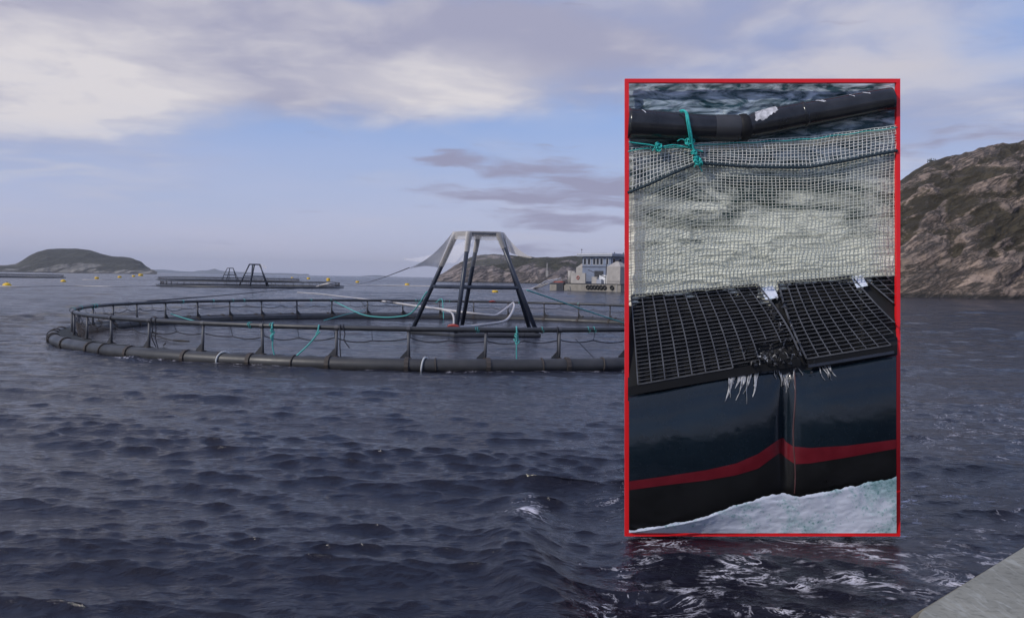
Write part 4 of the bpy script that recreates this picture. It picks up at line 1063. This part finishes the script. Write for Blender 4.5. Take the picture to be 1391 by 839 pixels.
# the net: every strand is geometry
ROPE = [(850, 263), (880, 251), (915, 235), (940, 224.5), (948, 221), (958, 222), (1000, 225.5), (1050, 227.5), (1100, 227), (1150, 218), (1190, 210), (1222, 204)]
TOPN = [(850, 203), (880, 198.5), (920, 197.5), (955, 194), (985, 192), (1030, 190), (1100, 186), (1160, 178), (1222, 170)]
def rope_y(x): return lerp_pts(ROPE, x)
BOTN = [(850, 402), (1030, 386), (1057, 383), (1222, 372)]
def close_net():
    t = empty('net', Q(1036, 300, -4), 'pale square meshed net stretched across the close view between the rail and the gratings', 'net'); o = t.location
    def sway(x, y): return 2.2 * fb1(x / 55, y / 50, 2, 3)
    def strand(b, pts, r): b.tube([Q(*p) - o for p in pts], r * PXM, 4, caps=False)
    # lower curtain
    b = MB(); x = 853.0; i = 0
    vx = []
    while x < 1221: vx.append(x); x += 5.3 + .5 * fb1(x / 30, 0, 6)
    for i, x in enumerate(vx):
        pts = []
        for k in range(34):
            u = k / 33; y = rope_y(x) + u * (lerp_pts(BOTN, x) + 1.5 - rope_y(x)); xx = x + (6 * u * (1 - u) * math.sin(x / 50)) + .9 * fb1(x / 9, y / 14, 1, 2)
            pts.append((min(max(xx, 853), 1219), y, -3 + sway(xx, y) * 1.2))
        strand(b, pts, .50)
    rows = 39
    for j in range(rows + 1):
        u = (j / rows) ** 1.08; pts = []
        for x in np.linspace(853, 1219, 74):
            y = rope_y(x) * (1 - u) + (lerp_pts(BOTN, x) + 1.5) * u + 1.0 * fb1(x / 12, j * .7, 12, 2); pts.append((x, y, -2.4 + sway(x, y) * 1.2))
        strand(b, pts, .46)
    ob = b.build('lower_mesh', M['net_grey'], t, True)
    # the folded upper strip, brighter
    b = MB()
    for i, x in enumerate(vx):
        pts = []
        for k in range(12):
            u = k / 11; ty = lerp_pts(TOPN, x); y = ty + u * (rope_y(x) - ty); pts.append((min(max(x + 3 * math.sin(u * 3) * math.sin(x / 31), 853), 1219), y, 1 + sway(x, y)))
        strand(b, pts, .58)
    for j in range(11):
        u = j / 10; pts = []
        for x in np.linspace(853, 1219, 74):
            ty = lerp_pts(TOPN, x); n = min(1, max(.25, (rope_y(x) - ty) / 52)); y = ty + (u ** 1.2) * (rope_y(x) - ty) + .8 * fb1(x / 11, j, 14, 2); pts.append((x, y, 1.3 + sway(x, y)))
        strand(b, pts, .56)
    b.build('upper_mesh', M['net_white'], t, True)
    b = MB(); pts = [(x, rope_y(x) + .4 * math.sin(x * .8), 4.0) for x in np.linspace(853, 1219, 160)]
    for ph in (0, 2.1, 4.2):                                   # three strands laid round each other
        b.tube([Q(x, y + 1.05 * math.cos(x * .55 + ph), w + 1.05 * math.sin(x * .55 + ph)) - o for x, y, w in pts], 1.35 * PXM, 6)
    b.build('head_rope', M['rope_navy'], t, True)
    b = MB(); b.tube([Q(x, lerp_pts(TOPN, x) + 3 + .6 * math.sin(x / 7), 3) - o for x in np.linspace(853, 1219, 80)], .7 * PXM, 5); b.build('selvedge_twine', M['twine_teal'], t, True)
    # pale rolled strip along the upper edge
    b = MB(); P = []
    for x in np.linspace(853, 1219, 70):
        ty = lerp_pts(TOPN, x); P.append([Q(x, ty + 7 + 2 * fb1(x / 20, 3, 7) + h_, -4 + 2.5 * math.cos(h_ / 3)) - o for h_ in (-3.5, -1, 2, 4.5)])
    b.grid(P, flip=True); b.build('rolled_edge', M['bird_net_fold'], t, True)
M['bird_net_fold'] = net_mat('folded_netting', (0.74, 0.70, 0.58), 0.62)
close_net()

def twine():
    t = empty('twine_tie', Q(938, 200, 8), 'bright turquoise twine tied round the black rail and knotted to the net', 'twine'); o = t.location
    def line(pts, r, name): b = MB(); b.tube(smooth_pts([Q(*p) - o for p in pts], 8), r * PXM, 7); b.build(name, M['twine_teal'], t, True)
    line([(924, 151, 14), (929, 150.5, 20), (933.5, 155, 23), (936, 168, 23.5), (939, 184, 19), (941, 198, 12), (945, 212, 9), (949, 222, 8)], 1.6, 'loop')
    line([(925, 152.5, 15), (931, 153, 21), (933, 165, 24), (936, 182, 20), (938, 196, 12)], 1.1, 'loop')
    rr = random.Random(4)
    def knot(cx, cy, s, n, name):
        b = MB()
        for k in range(n):
            a = rr.uniform(0, 3.1); e = rr.uniform(.45, 1); ph = rr.uniform(0, 6)
            dx, dy = rr.uniform(-.35, .35) * s, rr.uniform(-.35, .35) * s
            b.tube([Q(cx + dx + s * e * math.cos(q) * math.cos(a) - .45 * s * math.sin(q) * math.sin(a), cy + dy + s * e * math.cos(q) * math.sin(a) + .45 * s * math.sin(q) * math.cos(a), 10 + 3.5 * math.sin(2 * q + ph)) - o for q in np.linspace(0, 6.28, 16, endpoint=False)], 1.05 * PXM, 6, closed=True)
        b.build(name, M['twine_teal'], t, True)
    knot(936, 194, 7, 6, 'knot'); knot(948, 218, 6.5, 6, 'knot'); knot(894, 199, 6, 5, 'knot'); knot(943, 208, 4.5, 4, 'knot')
    line([(854, 193, 6), (868, 195, 6), (884, 197, 7), (896, 200, 8), (915, 197, 8), (936, 201, 9), (955, 206, 6)], .9, 'cord')
    for q in ([(949, 222, 9), (951, 228, 9), (954, 233, 7)], [(946, 221, 9), (943, 227, 8)], [(934, 193, 11), (926, 189, 10), (920, 192, 9)], [(890, 200, 8), (886, 205, 8)]): line(q, .8, 'loose_end')
twine()

# gratings
def grating(quad, nu, nv, w0, w1, label, jit=0.0, skew=None, seed=1, cut=None):
    """quad: top-left, top-right, bottom-right, bottom-left in the picture; slopes towards the viewer from w0 to w1"""
    tl, tr, br, bl = quad; rr = random.Random(seed)
    cx = sum(q[0] for q in quad) / 4; t = empty('deck_grating', Q(cx, max(bl[1], br[1]), w1), label, 'grating', 'black deck gratings'); o = t.location
    def S(u, v):
        bend = skew(u, v) if skew else 0
        x = (tl[0] * (1 - u) + tr[0] * u) * (1 - v) + (bl[0] * (1 - u) + br[0] * u) * v + bend; y = (tl[1] * (1 - u) + tr[1] * u) * (1 - v) + (bl[1] * (1 - u) + br[1] * u) * v
        return x, y, w0 + (w1 - w0) * v
    def inside(x): return 855 <= x <= 1217
    def bar(p, q, half, name, mat, drop=5.0, n=8):
        pts = []
        for i in range(n + 1):
            k = i / n; x, y, w = S(p[0] * (1 - k) + q[0] * k, p[1] * (1 - k) + q[1] * k)
            if inside(x) and not (cut and cut(x, y)): pts.append((x, y, w))
            elif len(pts) >= 2: break
            else: pts = []
        if len(pts) < 2: return
        b = MB(); vertical = abs(p[0] - q[0]) < .01
        rowsP = []
        for (x, y, w) in pts:
            hx, hy = (half, 0) if vertical else (0, half)
            rowsP.append([Q(x - hx, y - hy, w) - o, Q(x + hx, y + hy, w) - o, Q(x + hx, y + hy + drop * .35, w - drop) - o, Q(x - hx, y - hy + drop * .35, w - drop) - o])
        N = len(rowsP); vs = [v for r in rowsP for v in r]; fs = [(3, 2, 1, 0), tuple((N - 1) * 4 + k for k in range(4))]
        for i in range(N - 1):
            for k in range(4): l = (k + 1) % 4; fs.append((i * 4 + k, i * 4 + l, i * 4 + 4 + l, i * 4 + 4 + k))
        b.add(vs, fs); b.build(name, M[mat], t)
    for i in range(nu + 1):
        u = i / nu; e = i in (0, nu); bar((u, 0), (u, 1), 1.3 if e else .8, 'bearing_bar', 'grate', 6, 14)
    for j in range(nv + 1):
        v = (j + rr.uniform(-.06, .06) * (0 < j < nv)) / nv; e = j in (0, nv); bar((0, v), (1, v), .95 if e else .48, 'cross_bar', 'grate', 4, max(6, nu))
    # frame lip below the front edge and dark underside
    P = []
    for i in range(25):
        x, y, w = S(i / 24, 1); x = min(max(x, 853), 1219)
        P.append([Q(x, y + 1, w - 1) - o, Q(x, y + 13, w - 3) - o])
    b = MB(); b.grid(P, flip=True); b.build('front_lip', M['void'], t)
    return t, S
def torn(x, y):                                                 # the hole broken through the middle of the walkway
    return ((x - 1052) / 15) ** 2 + ((y - 478) / 17) ** 2 < 1 + .5 * fb1(x / 6, y / 6, 5) or ((x - 1012) / 9) ** 2 + ((y - 503) / 9) ** 2 < 1
grating([(843, 402.5), (1029, 386), (1088, 483), (852 - 4, 525)], 13, 23, -9, 17, 'left deck grating, the widest one, torn at its lower right corner', skew=lambda u, v: 6 * math.sin(math.pi * v) * u, seed=3, cut=torn)
grating([(1057, 383), (1157, 375), (1243, 463), (1096, 487)], 9, 20, -9, 17, 'middle deck grating, right of the torn gap', skew=lambda u, v: -4 * math.sin(math.pi * v), seed=5)
grating([(1174, 377), (1262, 370), (1330, 440), (1236, 430)], 6, 10, -9, 9, 'small corner of a deck grating at the right edge of the red frame', seed=7)

# black sheet standing in for the dark void below the gratings and the gap
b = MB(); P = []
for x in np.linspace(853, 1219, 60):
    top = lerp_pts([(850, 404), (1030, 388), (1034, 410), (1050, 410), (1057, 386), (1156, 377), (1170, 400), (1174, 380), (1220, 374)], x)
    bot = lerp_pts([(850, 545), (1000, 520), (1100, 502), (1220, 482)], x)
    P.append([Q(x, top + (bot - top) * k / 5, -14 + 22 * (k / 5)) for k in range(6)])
b.grid(P, flip=True); tag(b.build('void_sheet', M['void'], None), 'black sheet standing in for the dark void under the deck gratings inside the red frame', 'bracket')
# crossbeam seen through the right gap
b = MB()
b.tube([Q(x, y, w) for x, y, w in ((1098, 497, 15), (1160, 487, 15), (1214, 478, 15))], 2.6 * PXM, 4); ob = tag(b.build('edge_strip', M['steel_blue'], None), 'thin grey blue edge strip below the middle grating', 'strip')

# the big float pipe, dented
TOPP = [(850, 536), (900, 528), (960, 515), (1000, 508), (1040, 500), (1060, 497), (1075, 497), (1100, 498), (1150, 491), (1222, 478)]
STR_T = [(850, 654), (900, 647), (960, 638), (1000, 629), (1030, 616), (1050, 602), (1058, 596), (1064, 594), (1068, 600), (1078, 606), (1100, 608), (1150, 605), (1222, 596)]
STR_B = [(850, 666), (900, 659), (960, 652), (1000, 645), (1030, 636), (1050, 621), (1060, 614), (1068, 622), (1080, 630), (1100, 629), (1150, 621), (1222, 608)]
BOTP = [(850, 738), (900, 728), (960, 716), (1010, 698), (1060, 682), (1090, 684), (1130, 674), (1222, 660)]
BOTP = [(x, min(y, 722)) for x, y in BOTP]
def pipe_w(x, y):
    a, b_ = lerp_pts(TOPP, x), lerp_pts(BOTP, x); u = min(1, max(0, (y - a) / (b_ - a)))
    c = math.sqrt(max(0, 1 - (2 * u - 1) ** 2))
    dent = 24 * math.exp(-abs(x - 1066) / 11) * (0.4 + .6 * math.sin(math.pi * min(1, u * 1.1))) + 6 * math.exp(-((x - 1064) / 60) ** 2)
    return 3 + 26 * c ** .9 - dent * .75
def float_pipe():
    t = empty('float_pipe', Q(1036, 700, 10), 'big glossy blue black float pipe dented in the middle, above the foam', 'pipe'); o = t.location
    def band(name, f0, f1, n, mat, off=0.0, nx=110):
        P = []
        for i in range(n + 1):
            k = i / n; row = []
            for x in np.linspace(854.5, 1217.5, nx):
                y = f0(x) * (1 - k) + f1(x) * k; row.append(Q(x, y, pipe_w(x, y) + off) - o)
            P.append(row)
        b = MB(); b.grid(P, flip=True); return b.build(name, M[mat], t, True)
    band('upper_shell', lambda x: lerp_pts(TOPP, x), lambda x: lerp_pts(STR_T, x) + 1, 40, 'pipe_gloss')
    band('stripe', lambda x: lerp_pts(STR_T, x), lambda x: lerp_pts(STR_B, x), 8, 'stripe', .4)
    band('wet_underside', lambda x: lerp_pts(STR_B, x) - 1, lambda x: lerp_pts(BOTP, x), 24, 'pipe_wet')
    rr = random.Random(8)
    # curled shavings of torn plastic
    def curl(x0, y0, dx, L, name='shaving', w=2.2):
        P = []; ph = rr.uniform(0, 6)
        for k in range(9):
            u = k / 8; x = x0 + dx * u + 2.0 * math.sin(u * 5 + ph) * u; y = y0 + L * u; ww = w * (1 - .8 * u)
            P.append([Q(x - ww, y + rr.uniform(-1, 1), pipe_w(x, y) + 2.5 - 1.5 * u + 1.2 * math.sin(u * 8 + ph)) - o, Q(x, y + .6, pipe_w(x, y) + 3.6 - 2 * u) - o, Q(x + ww, y, pipe_w(x, y) + 2.2 - 1.5 * u) - o])
        b = MB(); b.grid(P, flip=True); b.build(name, M['shaving'], t, True)
    for i in range(19):                                       # the left spray of shavings
        x0 = 987 + 54 * rr.random() ** .9; curl(x0, lerp_pts(TOPP, x0) - 2 + rr.uniform(-1, 4), rr.uniform(-11, -3), rr.choice((8, 14, 22, 34, 46)) * rr.uniform(.7, 1.1), w=rr.choice((.6, .9, 1.6, 2.8)))
    for i in range(14):                                       # down the dent
        x0 = rr.gauss(1072, 8); curl(x0, 498 + rr.uniform(-2, 4), rr.uniform(-2, 5), rr.uniform(8, 38), w=rr.choice((.6, 1.0, 2.2)))
    for i in range(7): curl(1112 + 2.2 * i, 495 - .5 * i, rr.uniform(6, 13), rr.uniform(12, 22), w=rr.uniform(.9, 1.9))
    # the vertical crease down the dent
    P = []
    for k in range(24):
        y = 505 + 165 * k / 23; x = 1079 + 1.5 * math.sin(k * .4); P.append([Q(x - 1.0, y, pipe_w(x, y) + .4) - o, Q(x, y, pipe_w(x, y) + 1.6) - o, Q(x + 1.0, y, pipe_w(x, y) + .4) - o])
    b = MB(); b.grid(P, flip=True); b.build('crease', M['stripe_dull'], t, True)
M['stripe_dull'] = simple('dull_red_crease', (0.10, 0.045, 0.045), .4, .3, 8, .1)
float_pipe()

# broken black bits in the gap
def debris():
    rr = random.Random(12)
    t = empty('broken_plastic', Q(1048, 485, 20), 'shattered black plastic shards heaped at the torn gap between gratings', 'debris'); o = t.location
    for i in range(190):
        u = rr.random()
        if i < 120: cx, cy = rr.gauss(1048, 20), rr.gauss(484, 8)
        elif i < 155: cx, cy = 1045 + 45 * u + rr.gauss(0, 3), 415 + 75 * u
        else: cx, cy = 1056 + 36 * u + rr.gauss(0, 2.5), 395 + 92 * u
        w = -6 + 25 * max(0, min(1, (cy - 390) / 100)); s = rr.uniform(1.2, 4.5); b = MB()
        q = [(cx + rr.uniform(-s, s), cy + rr.uniform(-s, s), w + rr.uniform(-s, s)) for _ in range(4)]
        b.add([Q(*p) - o for p in q], [(0, 1, 2), (0, 2, 3), (0, 3, 1), (1, 3, 2)]); b.build('shard', M['shaving' if rr.random() < .16 else 'plastic'], t)
    # little patches of foam showing through the gaps
    for px, lab in (((1032, 391, 1050, 407), 'white foam showing at the top of the torn gap between two gratings'), ((1156, 376, 1171, 391), 'white foam showing in the narrow gap by the right grating')):
        P = []
        for i in range(8):
            u = i / 7; row = []
            for j in range(8):
                v = j / 7; x = px[0] + (px[2] - px[0]) * u + (8 * v); y = px[1] + (px[3] - px[1]) * v - 1.0 * u * 3; row.append(Q(x, y, -9 + 3 * fb1(i * .7, j * .7, 3) + v * 4))
            P.append(row)
        b = MB(); b.grid(P, flip=True); tag(b.build('foam_patch', M['foam'], None, True), lab, 'foam', kind='stuff')
debris()

# foam at the foot of the pipe
FT = [(850, 724), (880, 720), (930, 711), (960, 704), (1000, 688), (1040, 677), (1062, 672), (1075, 675), (1092, 677), (1130, 669), (1180, 658), (1222, 651)]
nxx, nyy = 150, 60; xs = np.linspace(854.5, 1217.8, nxx); V = []
for i in range(nyy):
    k = i / (nyy - 1)
    for x in xs:
        top = lerp_pts(FT, x) - 3 + 3.4 * fb1(x / 7, 0.3, 31, 5); y = top + (726 - top) * k; y = min(y, 723.5) if top < 723 else 723
        V.append((x, y, 0))
V = np.array(V); nn = fbm(V[:, 0] / 14, V[:, 1] / 9, V[:, 0] * 0, 4, .5, 4); cell = np.abs(fbm(V[:, 0] / 6, V[:, 1] / 5, V[:, 0] * 0, 3, .5, 14))
tops = np.array([lerp_pts(FT, x) for x in V[:, 0]])
Vw = np.array([Q(a, b_, 20 - 17 * min(1, max(0, b_ - tp) / max(4, 726 - tp)) + 1.2 * n_) for (a, b_, _), n_, c_, tp in zip(V, nn, cell, tops)]); oo = Vector((Vw[:, 0].mean(), Vw[:, 1].mean(), Vw[:, 2].min()))
ob = link('foam', np_mesh('foam', Vw - np.array(oo), grid_faces(nyy, nxx)[:, ::-1], M['foam']), None, oo)
tag(ob, 'white and pale green sea foam washing along the foot of the dented pipe', 'foam', kind='stuff')

# ------------------------------------------------------------------ air
hz = bpy.data.materials.new('haze'); hz.use_nodes = True; hz.node_tree.nodes.clear(); T = NT(hz.node_tree)
pv = T.n('ShaderNodeVolumePrincipled'); pv.inputs['Color'].default_value = (0.80, 0.83, 0.92, 1); pv.inputs['Density'].default_value = 0.00010
ov = T.n('ShaderNodeOutputMaterial'); hz.node_tree.links.new(pv.outputs[0], ov.inputs['Volume'])
b = MB(); b.box((0, 0, 99), (26000, 26000, 202)); tag(b.build('haze', hz, None, False, (0, 0, 0)), kind='stuff')
